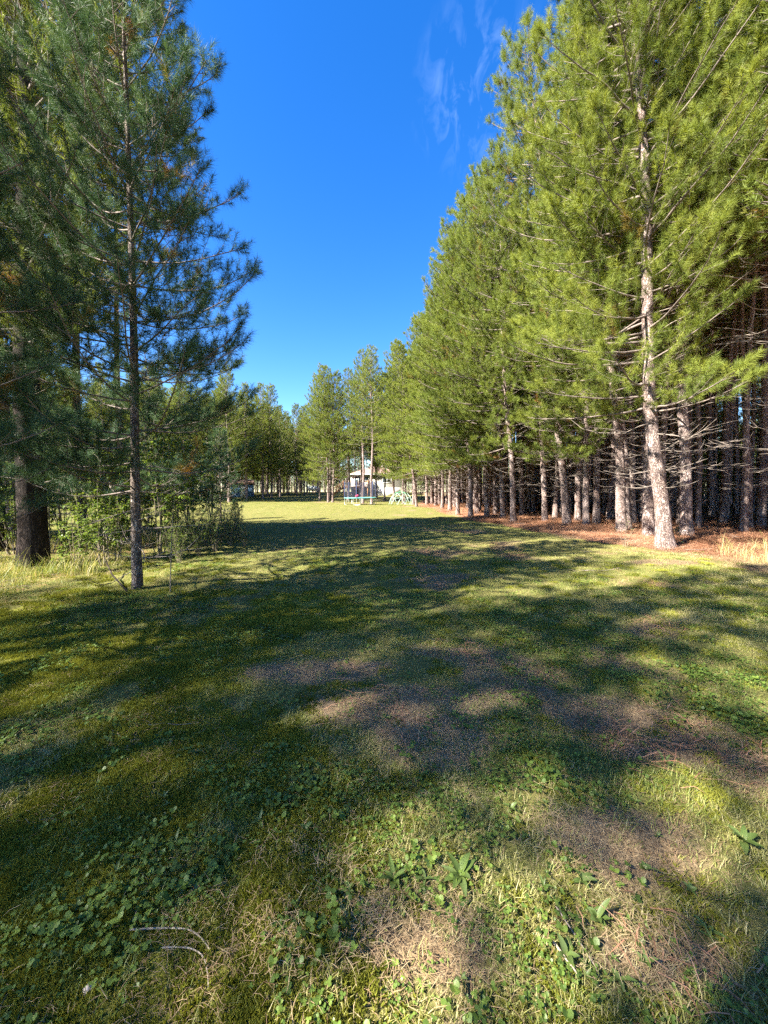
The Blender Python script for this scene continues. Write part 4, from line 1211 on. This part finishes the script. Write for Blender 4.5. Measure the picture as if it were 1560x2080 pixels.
# propane tank
TX, TY = -17.0, 92.0; TZ = float(hgt(TX, TY))
tank = empty('gas_tank', (TX, TY, TZ), R(6)); tag(tank, 'white horizontal gas tank on short legs before the far pine stand', 'gas tank')
mb = MB(); tx = np.linspace(-1.6, 1.6, 25); rr = 0.52 * np.clip(1 - np.clip((np.abs(tx) - 1.12) / 0.48, 0, 1) ** 2, 0, 1) ** 0.5
mb.tube(np.stack([tx, 0 * tx, 0 * tx + 0.85], -1), rr, 24); mb.build('tank_body', M['tank'], tank, True)
mb = MB(); mb.tube(np.array([(0, 0, 1.34), (0, 0, 1.46), (0, 0, 1.54), (0, 0, 1.57)]), [0.24, 0.24, 0.18, 0.02], 16); mb.build('valve_cover', M['tank'], tank, True)
for xk in (-0.85, 0.85):
    bx('leg', (xk - 0.1, -0.34, 0.0), (xk + 0.1, 0.34, 0.42), 'tank', tank)
# light wooden stand in front of the far trunks
SX, SY = -21.0, 90.0
fr = empty('wooden_stand', (SX, SY, float(hgt(SX, SY)))); tag(fr, 'small pale wooden frame stand left of the gas tank', 'stand')
for xk in (-0.3, 0.3):
    bx('leg', (xk - 0.05, -0.05, -0.05), (xk + 0.05, 0.05, 1.35), 'cedar', fr)
for zk in (0.35, 0.8):
    bx('crossbar', (-0.42, -0.09, zk), (0.42, -0.052, zk + 0.12), 'cedar', fr)
# blue shed under the left stand
BX, BY = -25.0, 68.0; BZ = float(hgt(BX, BY)) - 0.05
shed = empty('garden_shed', (BX, BY, BZ), R(12)); tag(shed, 'blue board shed in the shade of the far left pines', 'shed')
for k in range(18):
    x0 = -1.75 + k * 3.5 / 18
    bx('wall_board', (x0, -1.3, 0.0), (x0 + 3.5 / 18 - 0.015, -1.26, 2.25), 'shedblue', shed)
for k in range(13):
    y0 = -1.25 + k * 2.5 / 13
    for xs_ in (-1.75, 1.71):
        bx('wall_board', (xs_, y0, 0.0), (xs_ + 0.04, y0 + 2.5 / 13 - 0.015, 2.25), 'shedblue', shed)
bx('back_wall', (-1.70, 1.2, 0.0), (1.70, 1.24, 2.25), 'shedblue', shed)
mb = MB(); V = [(-1.95, -1.5, 2.2), (1.95, -1.5, 2.2), (1.95, 1.5, 2.2), (-1.95, 1.5, 2.2), (-1.95, 0, 3.1), (1.95, 0, 3.1)]
mb.add(V, [(0, 1, 5, 4), (2, 3, 4, 5), (3, 2, 1, 0)]); mb.add(V, [(0, 4, 3), (1, 2, 5)]); mb.build('roof', M['shingle'], shed)
d_ = bx('door', (-0.2, -1.36, 0.05), (0.75, -1.305, 2.0), 'trim', shed)
bx('handle', (0.60, -1.41, 0.95), (0.66, -1.362, 1.1), 'steel', d_)

# trampoline with net
QX, QY = -2.65, 43.3; QZ = float(hgt(QX, QY))
tr = empty('trampoline', (QX, QY, QZ)); tag(tr, 'round trampoline with teal pad and tall dark safety net on the lawn', 'trampoline')
RR, TH = 1.78, 0.75
an = np.linspace(0, 2 * math.pi, 49)
ring = lambda r, z: np.stack([r * np.cos(an), r * np.sin(an), 0 * an + z], -1)
mb = MB(); mb.tube(ring(RR, TH), 0.03, 8); mb.build('frame_ring', M['steel'], tr, True)
mb = MB(); V = np.vstack([ring(RR + .05, TH + .06)[:-1], ring(RR - .28, TH + .06)[:-1], ring(RR - .28, TH + .03)[:-1], ring(RR + .05, TH - .02)[:-1]])
F = [(a * 48 + i, a * 48 + (i + 1) % 48, b * 48 + (i + 1) % 48, b * 48 + i) for a, b in ((0, 1), (1, 2), (2, 3), (3, 0)) for i in range(48)]
mb.add(V, F); mb.build('safety_pad', M['teal'], tr, True)
mb = MB(); V = np.vstack([ring(RR - .29, TH + .02)[:-1], [[0, 0, TH + .01]]]); mb.add(V, [(i, (i + 1) % 48, 48) for i in range(48)])
mb.add(V - [0, 0, 0.01], [((i + 1) % 48, i, 48) for i in range(48)]); mb.build('jumping_mat', M['mat'], tr)
for k in range(6):
    a = k * math.pi / 3 + 0.35
    mb = MB()
    pa = np.array([RR * math.cos(a - .22), RR * math.sin(a - .22), TH]); pb = np.array([RR * math.cos(a + .22), RR * math.sin(a + .22), TH])
    mb.tube(np.array([pa, pa * [1, 1, 0] + [0, 0, 0.06], pa * [1, 1, 0] + (pb - pa) * .1 + [0, 0, 0.02], pb * [1, 1, 0] - (pb - pa) * .1 + [0, 0, 0.02], pb * [1, 1, 0] + [0, 0, 0.06], pb]), 0.024, 6)
    mb.build('leg', M['steel'], tr, True)
    c = np.array([(RR + .06) * math.cos(a), (RR + .06) * math.sin(a), 0.0])
    mb = MB(); mb.tube(np.array([c + [0, 0, 0.2], c + [0, 0, 0.85]]), 0.022, 6); pl = mb.build('net_pole', M['steel'], tr, True)
    mb = MB(); mb.tube(np.array([c + [0, 0, 0.85], c + [0, 0, 2.55], c + [0, 0, 2.6]]), [0.045, 0.045, 0.01], 8); mb.build('foam_sleeve', M['navy'], pl, True)
mb = MB(); i = np.arange(48)
V = np.vstack([ring(RR - .02, TH + .1)[:-1], ring(RR - .02, 2.5)[:-1]])
mb.add(V, np.stack([i, (i + 1) % 48, 48 + (i + 1) % 48, 48 + i], -1)); mb.build('safety_net', M['net'], tr, True)
mb = MB()
lat = np.linspace(-math.pi / 2, math.pi / 2, 13)
mb.tube(np.stack([0 * lat, 0 * lat, 0.2 * np.sin(lat) + 0.2], -1), 0.2 * np.cos(lat) + 1e-4, 20)
o = mb.build('ball', M['pink'], None, True); o.location = (QX - 0.3, QY - 0.9, QZ + TH + 0.015)
tag(o, 'bright pink ball lying on the trampoline', 'ball')

# geodesic climbing dome
GX, GY = 2.05, 46.5; GZ = float(hgt(GX, GY))
dm = empty('climbing_dome', (GX, GY, GZ), 0.3); tag(dm, 'pale green geodesic climbing dome of thin bars on the lawn', 'climbing frame')
import bmesh
bm = bmesh.new(); bmesh.ops.create_icosphere(bm, subdivisions=2, radius=1.45)
seen = set()
for e_ in bm.edges:
    a, b = np.array(e_.verts[0].co), np.array(e_.verts[1].co)
    if a[2] < -0.1 or b[2] < -0.1: continue
    a = a * [1, 1, 1.1]; b = b * [1, 1, 1.1]
    a[2] = max(a[2], 0); b[2] = max(b[2], 0)
    mb = MB(); mb.tube(np.array([a, b]), 0.017, 6); mb.build('bar', M['domegreen'] if (a[2] + b[2]) > 2.7 else M['domebar'], dm, True)
bm.free()
